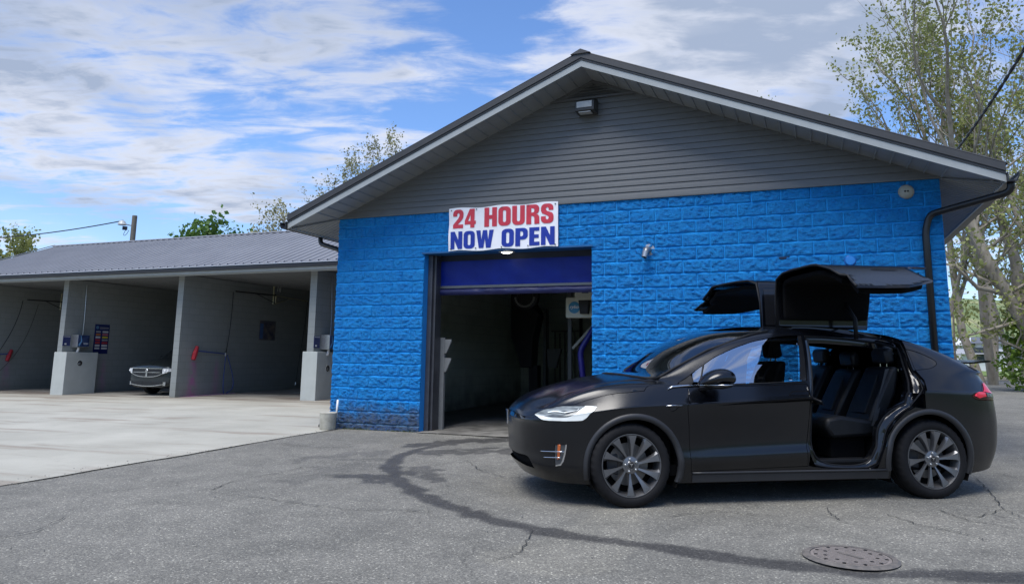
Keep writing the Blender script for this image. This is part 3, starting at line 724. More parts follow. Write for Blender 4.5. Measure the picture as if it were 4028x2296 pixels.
# round pale disc light at top right
dl = at_wall('round_wall_light', 'round off-white disc fixture high at the right end of the blue wall', 'wall light', 9.25, -.02, 3.58)
m_ = MB(); m_.lathe([(0, -.05), (.06, -.048), (.085, -.035), (.098, -.012), (.10, 0), (0, 0)], 28, 'y'); db = obj('disc', m_, pmat('disc_plastic', (.36, .36, .30), (.24, .24, .20), 14, .6), dl, smooth=False, angle=35)
m_ = MB()
for x in (-.017, .017): m_.lathe([(0, -.056), (.013, -.055), (.014, -.045)], 12, 'y', (x, 0, 0))
obj('socket', m_, pmat('socket_black', (.01, .01, .01)), db)
bc = at_wall('wall_plug', 'small round blue-painted pipe cap on the wall above the car', 'pipe cap', 8.50, -.02, 2.655)
m_ = MB(); m_.lathe([(0, -.055), (.058, -.052), (.065, -.044), (.065, 0), (0, 0)], 24, 'y'); obj('cap', m_, pmat('cap_blue', (.010, .20, .60), rough=.5), bc, angle=35)
m_ = MB(); m_.lathe([(.066, -.012), (.078, -.006), (.078, 0.0)], 24, 'y'); obj('rim', m_, pmat('cap_rim_blue', (.006, .11, .45), rough=.5), bc, angle=35)
# lamp above the door
lp = at_wall('bay_lamp', 'lit oval lamp glowing under the lintel of the open bay', 'lamp', 3.29, .10, 3.005)
m_ = MB(); m_.box(-.13, .13, -.05, .05, .004, .014); obj('lamp_base', m_, pmat('lamp_base_white', (.6, .6, .58)), lp)
m_ = MB(); m_.lathe([(0, -.032), (.06, -.028), (.10, -.014), (.115, .003), (0, .003)], 20); lo = obj('diffuser', m_, emat('lamp_glow', (1.0, .95, .82), 5.0), lp, smooth=True)
lo.scale = (.85, .42, .6)
# broken notch in the split face above the car, and drips of faded paint are in the material
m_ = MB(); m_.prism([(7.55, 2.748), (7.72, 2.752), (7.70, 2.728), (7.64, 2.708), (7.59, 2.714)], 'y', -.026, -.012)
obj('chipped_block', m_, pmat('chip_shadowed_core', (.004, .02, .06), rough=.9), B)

# ================================================================ OPEN SELF-SERVICE BAYS
def lz(u, y):
    p = wp(u, y); return float(gz(p.x, p.y))
YP, YR = 5.6, 12.4
S = thing('self_service_bays', 'long grey open-fronted wash bays under a ribbed metal roof', 'building', wp(0, 0), -PSI)
M_cmu = cmu_mat('bay_block', (.42, .44, .41), (.35, .37, .34), .15)
M_pink = None
def partition_mat():
    m, t, b = principled('bay_partition'); co = t.add('ShaderNodeTexCoord').outputs['Object']
    s = t.add('ShaderNodeSeparateXYZ', ins={0: co}).outputs
    v = t.add('ShaderNodeCombineXYZ', ins={0: s[1], 1: s[2]})
    br = t.add('ShaderNodeTexBrick', ins={'Vector': v.outputs[0], 'Scale': 1.0, 'Mortar Size': .006, 'Brick Width': .4064, 'Row Height': .2032, 'Mortar Smooth': .3,
               'Color1': (.235, .25, .24, 1), 'Color2': (.22, .235, .225, 1), 'Mortar': (.175, .185, .18, 1)})
    col = br.outputs[0]
    # pink foam residue run down from the brush and the holder
    for y0, wd, top, amt in ((6.22, .16, 1.35, .75), (7.18, .12, 1.25, .35)):
        d = t.math('ABSOLUTE', t.math('SUBTRACT', s[1], t.math('ADD', y0, t.math('MULTIPLY', s[2], -.02))))
        spread = t.math('ADD', wd * .9, t.math('MULTIPLY', t.math('SUBTRACT', top, s[2]), .09))
        k = t.math('SUBTRACT', 1.0, t.math('DIVIDE', d, spread), clamp=True)
        k = t.math('MULTIPLY', k, t.smooth(s[2], top, top - .5))
        k = t.math('MULTIPLY', k, t.smooth(t.noise(co, 5, 4, .6), .25, .6))
        col = t.mix(t.math('MULTIPLY', k, amt, clamp=True), col, (.42, .10, .30))
    low = t.smooth(t.math('ADD', s[2], t.math('MULTIPLY', t.noise(co, 2, 5, .6), .9)), .95, .3)
    col = t.mix(t.math('MULTIPLY', low, .30), col, (.16, .15, .09))
    t.l.new(col, b.inputs['Base Color']); b.inputs['Roughness'].default_value = .7
    t.l.new(t.add('ShaderNodeBump', ins={'Height': t.math('ADD', br.outputs[1], t.math('MULTIPLY', t.noise(co, 70, 3), -.3)), 'Strength': .6, 'Distance': -.003}).outputs[0], b.inputs['Normal'])
    return m
M_part = partition_mat()
parts = [(-19.50, -19.28), (-14.64, -14.42), (-9.70, -9.48), (-4.87, -4.65), (-.32, -.10)]
for a, b_ in parts:
    m_ = MB(); m_.box(a, b_, YP, YR, -.4, 3.60); obj('partition_wall', m_, M_part, S)
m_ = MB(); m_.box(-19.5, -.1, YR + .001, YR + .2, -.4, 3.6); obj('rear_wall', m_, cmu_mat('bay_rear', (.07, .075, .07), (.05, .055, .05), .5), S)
m_ = MB(); m_.box(-19.9, -.02, 5.05, YR + .4, 3.62, 3.66)
for i in range(70): m_.box(-19.8, -.05, 5.15 + i * .1, 5.162 + i * .1, 3.612, 3.6195)
obj('bay_ceiling', m_, pmat('bay_soffit', (.16, .165, .165), (.13, .135, .135), 3, .5), S)
m_ = MB(); m_.box(-20.2, -.02, 4.96, 5.04, 3.53, 3.66); obj('front_fascia', m_, M_white, S)
m_ = MB(); m_.box(-20.2, -.02, 5.041, 5.14, 3.50, 3.525); obj('fascia_trim', m_, M_white, S)
g = MB(); g.prism([(4.86, 3.61), (4.95, 3.60), (4.95, 3.72), (4.94, 3.72), (4.94, 3.62), (4.88, 3.62), (4.85, 3.68), (4.85, 3.725), (4.835, 3.725), (4.835, 3.67)], 'x', -20.2, -.02)
obj('gutter', g, pmat('gutter_navy', (.020, .028, .045), rough=.35), S)
# ribbed roof, both slopes; the near one is closed at its foot by a bright eave flashing
M_rib = pmat('roof_metal_grey', (.235, .24, .255), (.195, .20, .215), 1.2, .48, metal=.1, rvar=.05)
ZE, ZR, YRG = 3.74, 5.42, 9.0
xs_ = []
u = -20.0
while u < 1.0:
    xs_ += [(u, 0), (u + .115, 0), (u + .120, .008), (u + .135, .008), (u + .140, 0), (u + .215, 0), (u + .232, .034), (u + .262, .034), (u + .279, 0)]; u += .28
for (y0, z0, y1, z1) in ((4.84, ZE, YRG, ZR), (13.1, ZE, YRG, ZR)):
    f = MB(); f.grid([[(x, y0, z0 + h) for x, h in xs_], [(x, y1, z1 + h) for x, h in xs_]]); obj('roof_panel', f, M_rib, S, fix=False)
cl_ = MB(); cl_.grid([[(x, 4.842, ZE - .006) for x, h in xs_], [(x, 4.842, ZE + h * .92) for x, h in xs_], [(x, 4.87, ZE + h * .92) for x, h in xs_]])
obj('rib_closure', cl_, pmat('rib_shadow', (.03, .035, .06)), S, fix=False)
m_ = MB(); m_.prism([(4.80, 3.715), (4.835, 3.728), (5.03, ZE + .068), (5.03, ZE + .061), (4.835, 3.716), (4.80, 3.703)], 'x', -20.1, -.02)
obj('eave_flashing', m_, pmat('flashing_pale', (.50, .52, .56), (.44, .46, .50), 2, .4, metal=.3), S)
m_ = MB(); m_.prism([(8.86, ZR - .012), (9.0, ZR + .045), (9.14, ZR - .012), (9.14, ZR - .018), (8.86, ZR - .018)], 'x', -20.03, 1.0); obj('ridge_cap', m_, M_rib, S)
m_ = MB()
m_.prism([(4.82, 3.70), (9.0, ZR - .02), (13.1, 3.70)], 'x', -20.02, -20.00); obj('gable_end', m_, M_white, S)
m_ = MB(); m_.prism([(4.80, 3.715), (9.0, ZR + .03), (13.12, 3.715), (13.12, 3.83), (9.0, ZR + .06), (4.80, 3.76)], 'x', -20.06, -20.021); obj('rake_trim', m_, M_rib, S)

# equipment vaults with what stands on and hangs above them
M_vault = pmat('vault_paint', (.44, .46, .43), (.39, .41, .38), 4, .7, .003, 30)
def at(name, label, cat, u, y, z, group=None): return thing(name, label, cat, wp(u, y, z), -PSI, group)
M_steel = pmat('stainless', (.50, .51, .50), (.40, .41, .40), 12, .3, metal=.8)
M_pvc = pmat('pvc_white', (.80, .80, .78), rough=.35)
M_navyp = pmat('sign_navy', (.008, .016, .10), rough=.45)
M_pale = pmat('sign_white', (.62, .62, .62), rough=.5)
M_hole = pmat('hole_dark', (.012, .012, .012), rough=.8)
def bars(parent, name, items, mat, thick=.003):
    # small printed panels standing a little proud of a board that faces +u; (y0, y1, z0, z1)
    for it in items:
        mb = MB(); mb.box(.012, .012 + thick, *it); obj(name, mb, mat, parent)
for n_, (u0, u1, y1, zt, lab) in enumerate(((-14.75, -14.18, 6.74, 1.26, 'left'), (-5.0, -4.51, 6.75, 1.36, 'right'))):
    zg = lz(u0, YP)
    where = 'between the left bays' if n_ == 0 else 'next to the blue building'
    v = at('equipment_vault', 'grey painted concrete equipment plinth %s' % where, 'plinth', u0, YP - .008, zg - .05, 'plinths at the bay fronts')
    m_ = MB(); m_.box(0, u1 - u0, 0, y1 - YP, 0, zt - zg + .05); obj('block', m_, M_vault, v, bevel=.012)
    yc = 6.10 - YP; zc = .91 - zg + .05
    m_ = MB(); m_.lathe([(.085, .0), (.085, .006), (.098, .006), (.098, 0)], 22, 'x', (u1 - u0 + .001, yc, zc), closed=True); ho = obj('port_ring', m_, M_vault, v)
    m_ = MB(); m_.lathe([(0, .003), (.084, .003), (.084, 0)], 22, 'x', (u1 - u0 + .001, yc, zc)); po = obj('port_hole', m_, M_hole, v)
    m_ = MB(); m_.lathe([(0, .010), (.03, .009), (.04, .003)], 12, 'x', (u1 - u0 + .003, yc - .01, zc - .01)); obj('hose_end', m_, M_steel, v)
    # notice
    ns = at('notice_sign', 'small square navy notice on the grey partition above the plinth %s' % where, 'sign', (-14.42 if n_ == 0 else -4.65), 5.72, 1.62, 'navy notices')
    m_ = MB(); m_.box(.001, .012, -.13, .13, -.16, .16); obj('board', m_, M_navyp, ns)
    bars(ns, 'print_block', [(-.115, .115, .125, .14), (-.07, -.0, -.125, -.075)], M_pale)
    bars(ns, 'print_block', [(-.10, .10, .03 * k - .03, .03 * k - .024) for k in range(5)], pmat('print_dim', (.06, .08, .22), rough=.5))
    # coin box
    cb = at('control_box', 'stainless coin box with a blue picture panel on the plinth %s' % where, 'control box', (-14.42 if n_ == 0 else -4.65), 6.10, 1.62, 'wash control boxes')
    m_ = MB(); m_.box(.002, .30, -.21, .21, -.20, .20); hb = obj('housing', m_, M_steel, cb, bevel=.006)
    m_ = MB(); m_.box(.301, .307, -.20, .20, -.18, .19); fp = obj('front_panel', m_, pmat('panel_picture', (.06, .10, .22), (.008, .012, .05), 9, .35, detail=6), hb)
    m_ = MB(); m_.add([(.3085, -.19, -.12), (.3085, -.15, -.17), (.3085, -.06, -.02), (.3085, -.10, .17), (.3085, -.13, .185), (.3085, -.10, .0)], [(0, 1, 2, 3, 4, 5)]); obj('swoosh', m_, pmat('swoosh_blue', (.15, .35, .60)), fp, fix=False)
    m_ = MB()
    for k in range(5): m_.box(.3085, .311, .0 + .035 * k, .022 + .035 * k, -.10, -.06)
    obj('buttons', m_, M_pale, fp)
    m_ = MB(); m_.tube([(.17, -.06, -.20), (.17, -.06, -.27), (.15, -.08, -.36)], .036, 10); obj('drain_elbow', m_, M_pvc, cb, smooth=True)
    m_ = MB(); m_.tube([(.10, .10, .20), (.10, .10, .80), (.05, .10, 1.85)], .013, 6); obj('conduit', m_, M_steel, cb)
# tall menu board
mbd = at('menu_board', 'tall navy wash menu board with rows of coloured labels', 'sign', -14.42, 6.98, 1.72)
m_ = MB(); m_.box(.001, .012, -.28, .28, -.50, .48); obj('board', m_, M_navyp, mbd)
mc = [pmat('label_' + n, c, rough=.5) for n, c in (('white', (.55, .55, .55)), ('red', (.45, .05, .05)), ('grey', (.30, .30, .32)), ('yellow', (.60, .50, .05)), ('pink', (.5, .15, .18)), ('orange', (.5, .17, .05)))]
rowsc = [(2, 0), (5, 4), (0, 3), (1, 2), (1, 1), (0, 0), (0, 0)]
for k, (ca_, cb_) in enumerate(rowsc):
    z0 = .20 - k * .092
    bars(mbd, 'label_strip', [(-.23, -.05, z0, z0 + .06)], mc[ca_]); bars(mbd, 'label_strip', [(.02, .24, z0, z0 + .06)], mc[cb_])
bars(mbd, 'title_strip', [(-.10, .24, .36, .385), (-.10, .24, .32, .335)], mc[2])
m_ = MB(); m_.lathe([(0, .017), (.055, .017), (.055, .012)], 16, 'x', (0, -.19, .37)); obj('round_mark', m_, pmat('mark_blue', (.10, .22, .35)), mbd)
# framed picture poster in the right bay
pp = at('poster', 'small square picture poster on the wall of the right open bay', 'poster', -9.48, 9.40, 2.07)
m_ = MB(); m_.box(.001, .012, -.40, .40, -.32, .34); obj('board', m_, pmat('poster_print', (.16, .13, .12), (.02, .03, .06), 5, .5, detail=3), pp)
m_ = MB(); m_.box(.0125, .016, -.38, -.22, -.28, .24); obj('picture_band', m_, pmat('poster_blue', (.06, .12, .28)), pp)
m_ = MB(); m_.box(.0125, .016, -.36, .36, .26, .32); obj('title_band', m_, pmat('poster_head', (.10, .10, .12)), pp)
# ceiling booms and hoses, brush
M_hose = pmat('hose_black', (.012, .012, .014), rough=.45); M_hblue = pmat('hose_blue', (.02, .06, .28), rough=.4)
M_brass = pmat('boom_brass', (.62, .56, .36), (.45, .42, .30), 8, .3, metal=.85)
def boom(pu, label, y0, y1, y2, zz, M1, M2):
    t_ = at('ceiling_boom', label, 'boom', pu, y1, zz, 'swivel booms for the wash hoses')
    m_ = MB(); m_.tube([(0, 0, .32), (0, 0, -.30)], .03, 8); m_.tube([(.10, 0, .02), (.10, 0, -.28)], .02, 8); obj('mast', m_, M_brass, t_)
    m_ = MB(); m_.tube([(.02, 0, .0), (.02, y2 - y1, -.06)], .018, 8); m_.tube([(.02, .02, -.30), (.02, (y2 - y1) * .5, -.03)], .014, 8); obj('rear_arm', m_, M_brass, t_)
    m_ = MB(); m_.tube([(.10, 0, .0), (.12, y0 - y1, -.02)], .024, 8); m_.tube([(.10, 0, -.28), (.11, (y0 - y1) * .5, -.02)], .014, 8); obj('front_arm', m_, M1, t_)
    m_ = MB(); m_.tube([(.05, .12, .15), (.0, .20, .38), (.02, .30, .15), (.02, .34, .5)], .008, 6); obj('feed_hose', m_, M2, t_)
    return t_
boom(-9.30, 'brass swivel boom on the ceiling of the right open bay', 7.45, 9.40, 11.25, 3.28, M_hose, M_pale)
boom(-14.2 - 4.9 + .35, 'dark swivel boom on the ceiling of the far left bay', 7.2, 8.6, 10.2, 3.15, M_hose, M_hose)
def hose(label, pts, r, mat, u, grp='wash hoses'):
    t_ = at('wash_hose', label, 'hose', u, 0, 0, grp)
    m_ = MB(); m_.tube(pts, r, 7); obj('hose_line', m_, mat, t_, smooth=True)
    m_ = MB(); p, q = Vector(pts[-1]), Vector(pts[-2]); d = (p - q).normalized(); m_.tube([p, p + d * .10], r * 1.9, 8); obj('hose_fitting', m_, M_steel, t_)
def bez(p0, p1, p2, p3, n=14):
    p0, p1, p2, p3 = map(Vector, (p0, p1, p2, p3)); return [(p0 * (1 - t) ** 3 + p1 * 3 * t * (1 - t) ** 2 + p2 * 3 * t * t * (1 - t) + p3 * t ** 3) for t in [i / n for i in range(n + 1)]]
hose('black hose dropping from the front boom tip to the brush holder, right open bay', bez((.20, 7.44, 3.24), (.20, 7.46, 2.4), (.16, 7.44, 1.8), (.10, 7.42, 1.30)), .014, M_hose, -9.48)
hose('blue hose looped down to the floor in the right open bay', bez((.10, 7.42, 1.30), (.10, 7.40, .5), (.12, 7.30, -.25), (.12, 7.60, .08), 10) + bez((.12, 7.60, .08), (.12, 8.1, .15), (.12, 7.6, .9), (.08, 7.50, 1.25), 14)[1:], .012, M_hblue, -9.48)
hose('thin dark hose hanging from the rear boom tip, right open bay', bez((.20, 11.25, 3.2), (.2, 11.2, 2.2), (.15, 11.0, 1.2), (.15, 10.9, .3)), .010, M_hose, -9.48)
hose('dark hose sagging from the boom to the floor, far left bay', bez((.4, 7.2, 3.10), (.4, 7.1, 2.0), (.2, 6.6, 1.0), (.2, 6.0, .3)), .013, M_hose, -19.28)
hose('second thin hose beside the brush, far left bay', bez((.4, 7.8, 3.0), (.4, 7.6, 2.0), (.3, 7.4, 1.0), (.2, 6.4, .25)), .008, M_hose, -19.28)
M_brred = pmat('brush_red', (.45, .02, .03), (.30, .01, .02), 20, .6)
def brush(label, u, y, z, y2):
    t_ = at('foam_brush', label, 'brush', u, y, z, 'foam brushes')
    m_ = MB(); m_.tube([(.06, .03, .16), (.08, -.06, -.06), (.08, -.11, -.24)], [.05, .075, .06], 10); obj('brush_head', m_, M_brred, t_, bevel=.004)
    m_ = MB(); m_.tube([(.07, .02, .03), (.07, y2 - y, -.05)], .016, 8); obj('brush_handle', m_, M_hblue, t_)
    m_ = MB(); m_.box(.001, .05, -.02, .02, -.01, .03); m_.box(.05, .06, -.02, .02, -.01, .09); obj('hook', m_, M_steel, t_)
brush('red foam brush on its hook in the right open bay', -9.48, 6.22, 1.32, 7.40)
brush('dark red foam brush on its hook in the far left bay', -19.28, 7.2, 1.15, 6.3)
# pink puddle line at the foot of the partition
m_ = MB(); rows = []
for k in range(15):
    y = 5.75 + k * .16; wd = (.07 + .05 * random.random()) * (1 if 0 < k < 14 else .1); z = lz(-9.4, y) + .012
    rows.append([(-9.475, y, z), (-9.475 + wd * 2, y, z)])
pk = thing('foam_puddle', 'pink soap foam pooled along the foot of the right bay wall', 'foam', wp(0, 0), -PSI)
obj('foam_film', m_.grid(rows), pmat('foam_pink', (.55, .28, .50), (.30, .12, .26), 6, .3), pk, fix=False)

# ================================================================ MINIVAN IN THE MIDDLE BAY
def minivan():
    u0, yf = -11.12, 6.03
    zg = lz(u0, 6.8)
    v = at('parked_minivan', 'dark grey-green minivan nose-out in the middle wash bay', 'minivan', u0, yf, zg)
    paint = pmat('van_paint', (.022, .031, .036), (.018, .026, .031), 3, .3, metal=.5, coat=.5)
    black = pmat('van_black', (.010, .011, .012), rough=.5)
    chrome = pmat('van_chrome', (.60, .62, .65), rough=.18, metal=1)
    glass = pmat('van_glass', (.01, .012, .014), rough=.08)
    # sections: y, half width low, half width belt, z low, z belt, half width top, z top
    st = [(.30, .50, .52, .30, .80, .40, .84), (.02, .60, .60, .26, .84, .45, .885), (.06, .80, .80, .24, .84, .52, .92), (.22, .90, .88, .22, .86, .60, .97), (.60, .93, .92, .20, .92, .66, 1.04),
          (1.05, .94, .93, .20, .99, .70, 1.11), (1.30, .94, .93, .20, 1.02, .70, 1.30), (1.85, .94, .94, .20, 1.05, .66, 1.62), (2.4, .94, .94, .2, 1.07, .64, 1.70), (3.6, .94, .94, .2, 1.08, .64, 1.70), (4.5, .92, .92, .22, 1.09, .62, 1.64), (4.85, .84, .86, .3, 1.08, .58, 1.50)]
    st = st[1:]
    m_ = MB(); rows = []
    for (y, a, b_, z0, z1, c_, z2) in st:
        h = [(0, z0), (a * .8, z0), (a, z0 + .10), (a + .01, (z0 + z1) / 2), (b_, z1), (b_ - .05, z1 + (z2 - z1) * .35), (c_ + .05, z2 - .03), (c_ * .6, z2), (0, z2 + .012)]
        rows.append([(-p, y, q) for p, q in h][::-1] + [(p, y, q) for p, q in h[1:]])
    m_.grid(rows); n = len(rows[0]); m_.f.append(tuple(range(n))); m_.f.append(tuple(range((len(rows) - 1) * n, len(rows) * n)))
    bo = obj('body', m_, paint, v, angle=50); md = bo.modifiers.new('s', 'SUBSURF'); md.levels = md.render_levels = 2
    def front(x): return .02 + .20 * (abs(x) / .92) ** 8                  # plan curve of the nose
    def panel(name, pts, off, mat, parent=v, th=.02):
        nb = MB(); k = len(pts)
        nb.add([(x, front(x) - off, z) for x, z in pts] + [(x, front(x) + th, z) for x, z in pts], [tuple(range(k)), tuple(range(k, 2 * k))] + [(i, (i + 1) % k, k + (i + 1) % k, k + i) for i in range(k)])
        return obj(name, nb, mat, parent)
    def strip(name, x0, x1, zf0, zf1, off, mat, parent, n=14):
        nb = MB(); rows_ = []
        for i in range(n + 1):
            x = x0 + (x1 - x0) * i / n; rows_.append([(x, front(x) + .03, zf0(x)), (x, front(x) - off, zf0(x)), (x, front(x) - off, zf1(x)), (x, front(x) + .03, zf1(x))])
        nb.grid(rows_); return obj(name, nb, mat, parent)
    gr = strip('grille', -.60, .60, lambda x: .575 + .09 * (abs(x) / .6) ** 3, lambda x: .81, .035, black, v)
    strip('grille_frame', -.62, .62, lambda x: .555 + .10 * (abs(x) / .62) ** 3, lambda x: .578 + .10 * (abs(x) / .62) ** 3, .05, chrome, gr)
    strip('grille_frame', -.62, .62, lambda x: .808, lambda x: .835, .05, chrome, gr)
    strip('grille_bar', -.56, .56, lambda x: .69, lambda x: .712, .05, chrome, gr)
    strip('grille_bar', -.035, .035, lambda x: .575, lambda x: .81, .055, chrome, gr, 3)
    strip('emblem', -.05, .05, lambda x: .735 - abs(x) * .5, lambda x: .80 - abs(x), .065, chrome, gr, 6)
    for sx in (-1, 1):
        a, b_ = (.62, .89)
        hl = strip('headlight', sx * a, sx * b_, lambda x: .66 + .10 * ((abs(x) - a) / (b_ - a)) ** 1.2, lambda x: .825, .040, pmat('van_lamp', (.85, .87, .85), (.30, .31, .32), 13, .12), v, 8)
        for q, rr in ((.70, .035), (.79, .028)):
            nb = MB(); nb.lathe([(0, -.012), (rr * .6, -.010), (rr, 0)], 14, 'y', (sx * q, front(q) - .042, .755)); obj('bulb', nb, pmat('bulb_bright', (.95, .95, .92), rough=.15), hl)
    lw = strip('lower_intake', -.62, .62, lambda x: .30 + .06 * (abs(x) / .62) ** 2, lambda x: .43 - .02 * (abs(x) / .62) ** 4, .022, black, v)
    strip('intake_trim', -.70, .70, lambda x: .275 + .07 * (abs(x) / .7) ** 2, lambda x: .297 + .07 * (abs(x) / .7) ** 2, .035, chrome, lw)
    for sx in (-1, 1): strip('intake_divider', sx * .20 - .015, sx * .20 + .015, lambda x: .30, lambda x: .43, .032, paint, lw, 2)
    for sx in (-1, 1): strip('fog_lamp', sx * .66, sx * .74, lambda x: .31, lambda x: .42, .028, chrome, v, 3)
    m_ = MB(); m_.add([(-.78, 1.10, 1.085), (.78, 1.10, 1.085), (.62, 1.83, 1.60), (-.62, 1.83, 1.60)], [(0, 1, 2, 3)])
    m_.add([(-.80, 1.10, 1.03), (.80, 1.10, 1.03), (.80, 1.14, 1.0), (-.80, 1.14, 1.0)], [(0, 1, 2, 3)])
    obj('windshield', m_, glass, v, fix=False)
    for sx in (-1, 1):
        m_ = MB(); m_.add([(sx * .945, 1.5, 1.10), (sx * .945, 4.4, 1.13), (sx * .74, 4.2, 1.56), (sx * .74, 2.1, 1.58)], [(0, 1, 2, 3)]); obj('side_window', m_, glass, v, fix=False)
        m_ = MB(); m_.box(min(sx * .95, sx * 1.12), max(sx * .95, sx * 1.12), 1.45, 1.56, 1.06, 1.20); obj('door_mirror', m_, black, v, bevel=.03)
        for y in (.86, 3.9):
            w_ = MB(); w_.lathe([(.20, .80), (.30, .80), (.335, .77), (.335, .60), (.30, .58), (.20, .58)], 32, 'x', (0, y, .335), closed=True); 
            w_.v = [(sx * a, b_, c_) for a, b_, c_ in w_.v]; wo = obj('wheel', w_, pmat('van_tyre', (.015, .015, .015), rough=.8), v)
            w_ = MB(); w_.lathe([(0, .76), (.06, .77), (.15, .75), (.205, .785), (.205, .74), (0, .72)], 24, 'x', (0, y, .335)); w_.v = [(sx * a, b_, c_) for a, b_, c_ in w_.v]; obj('rim', w_, pmat('van_rim', (.45, .46, .47), rough=.35, metal=.8), wo)
minivan()

# ================================================================ INSIDE THE AUTOMATIC BAY
I_dark = pmat('gantry_black', (.006, .006, .007), rough=.6)
ga = at('wash_gantry', 'black hanging wash arm and hood inside the dark bay', 'wash machine', 1.9, 5.0, 0)
m_ = MB(); m_.prism([(-.46, 3.2), (.06, 3.2), (.06, 2.50), (.22, 2.28), (.08, 1.70), (.05, 1.05), (-.22, 1.05), (-.30, 1.35), (-.46, 1.75), (-.48, 2.45)], 'y', -.12, .30); obj('hood', m_, I_dark, ga, bevel=.02)
m_ = MB(); m_.box(-.05, .16, .0, .22, .02, 1.1); obj('pillar', m_, I_dark, ga)
m_ = MB(); m_.box(.30, .36, .0, .2, .02, 2.4); obj('guide_rail', m_, pmat('rail_dark', (.05, .055, .05), rough=.5), ga)
m_ = MB(); m_.prism([(.38, 1.48), (.72, 1.48), (.60, 1.05), (.42, 1.05)], 'y', .0, .14); obj('spray_box', m_, pmat('spray_box_grey', (.09, .095, .085), rough=.6), ga)
fn = at('dryer_fan', 'round dryer fan with grille hanging behind the roll-up door', 'fan', 2.05, 4.2, 2.62)
m_ = MB(); m_.lathe([(.20, -.02), (.24, -.03), (.30, -.02), (.31, .10), (.20, .10)], 30, 'y', closed=True); ho = obj('fan_ring', m_, pmat('fan_ring_black', (.02, .02, .02), rough=.5), fn)
m_ = MB()
for k in range(-4, 5):
    h = math.sqrt(max(.2 ** 2 - (k * .045) ** 2, .0001)); m_.box(k * .045 - .005, k * .045 + .005, -.012, -.004, -h, h); m_.box(-h, h, -.004, .004, k * .045 - .005, k * .045 + .005)
obj('fan_grille', m_, pmat('fan_grille_grey', (.10, .10, .09), rough=.5), fn)
m_ = MB()
for k in range(14):
    a = math.pi * (1.05 + .9 * k / 13); m_.box(.225 * math.cos(a) - .022, .225 * math.cos(a) + .022, -.045, -.03, .225 * math.sin(a) - .022, .225 * math.sin(a) + .022)
obj('ring_cleats', m_, pmat('cleat_pale', (.35, .35, .32), rough=.5), fn)
m_ = MB(); m_.box(-.06, .06, .0, .1, .28, .95); obj('hanger', m_, I_dark, fn)
sb = at('sensor_box', 'cream control box with a round blue badge beside the right door jamb', 'control box', 4.22, 1.35, 2.18)
M_cream = pmat('box_cream', (.52, .53, .44), (.46, .47, .39), 4, .5)
m_ = MB(); m_.box(-.30, .33, 0, .22, -.20, .16); mo = obj('rear_box', m_, M_cream, sb, bevel=.01)
m_ = MB(); m_.lathe([(0, -.004), (.105, -.004), (.105, 0)], 26, 'y', (-.14, 0, -.02)); bd = obj('badge', m_, pmat('badge_blue', (.02, .22, .42), rough=.4), mo)
text('badge_lettering', 'ryko', .17, .075, -.225, -.055, -.0065, M_pale, bd, .03, shear=.3)
m_ = MB(); m_.box(-.09, .31, -.14, -.01, .10, .36); fo = obj('front_box', m_, M_cream, sb, bevel=.008)
m_ = MB(); m_.box(.03, .17, -.145, -.141, .265, .335); obj('warning_label', m_, pmat('label_yellow', (.55, .50, .06)), fo)
m_ = MB(); m_.box(.04, .16, -.145, -.141, .215, .24); obj('maker_label', m_, pmat('label_slate', (.06, .07, .12)), fo)
m_ = MB(); m_.prism([(-.03, .10), (.17, .10), (.14, -.14), (.0, -.14)], 'y', -.13, -.02); obj('black_nozzle', m_, I_dark, sb, bevel=.008)
pb = at('blue_hose_pipe', 'thick dark-blue pipe bending down beside the right jamb', 'pipe', 4.3, 1.2, 0)
m_ = MB(); m_.tube(rounded([(.32, .05, 2.05), (-.07, 0, 1.40), (.05, 0, .35)], .10), .052, 10); obj('pipe_run', m_, pmat('pipe_blue', (.012, .012, .16), rough=.4), pb, smooth=True)
m_ = MB(); m_.tube([(.05, 0, .37), (.05, 0, .02)], .062, 10); obj('pipe_socket', m_, I_dark, pb)
st_ = at('stair_brace', 'pale diagonal brace and post behind the control box', 'brace', 4.0, 2.0, 0)
m_ = MB(); m_.tube([(.42, 0, 2.05), (-.15, 0, 1.45)], .035, 4); m_.tube([(.55, 0, 2.05), (.30, 0, 1.5)], .03, 4); obj('brace_bar', m_, pmat('brace_grey', (.30, .31, .27), rough=.6), st_)
m_ = MB(); m_.box(-.24, -.17, -.03, .03, .02, 3.2); obj('post', m_, pmat('post_dark', (.03, .035, .035), rough=.5), st_)
pr = at('pipe_rack', 'row of thin vertical pipes on the back wall of the bay', 'pipes', 1.40, 8.2, 0)
for k in range(5):
    m_ = MB(); x = .0 + k * .14; m_.tube([(x, 0, .02), (x, 0, 2.0 - .05 * (k % 2))], .022, 7); obj('pipe', m_, pmat('pipe_pale', (.24, .24, .20), rough=.5) if k == 0 else bpy.data.materials['pipe_pale'], pr)
m_ = MB(); m_.tube([(-.1, -.02, 2.0), (.75, -.02, 2.0)], .02, 6); obj('pipe_header', m_, bpy.data.materials['pipe_pale'], pr)
m_ = MB(); m_.tube([(.75, -.05, .02), (.75, -.05, 3.5)], .045, 8); obj('riser', m_, I_dark, pr)
cbn = at('cable_bundle', 'black cables strung under the ceiling of the bay', 'cables', 3.0, 3.5, 2.72)
for k in range(4):
    m_ = MB(); m_.tube(bez((-1.2, .2 * k, .05 * k), (-.3, .2 * k, -.10 - .04 * k), (.5, .1 * k, -.05), (1.3, .1, .12 * k), 10), .010, 6); obj('cable', m_, M_hose, cbn)
wr = at('wall_rack', 'pale post with two wedge brackets just inside the left door jamb', 'bracket post', 1.945, .45, 0)
m_ = MB(); m_.box(-.05, .045, 0, .06, .03, 1.60); obj('post', m_, pmat('rack_pale', (.20, .205, .20), (.15, .155, .15), 5, .6), wr)
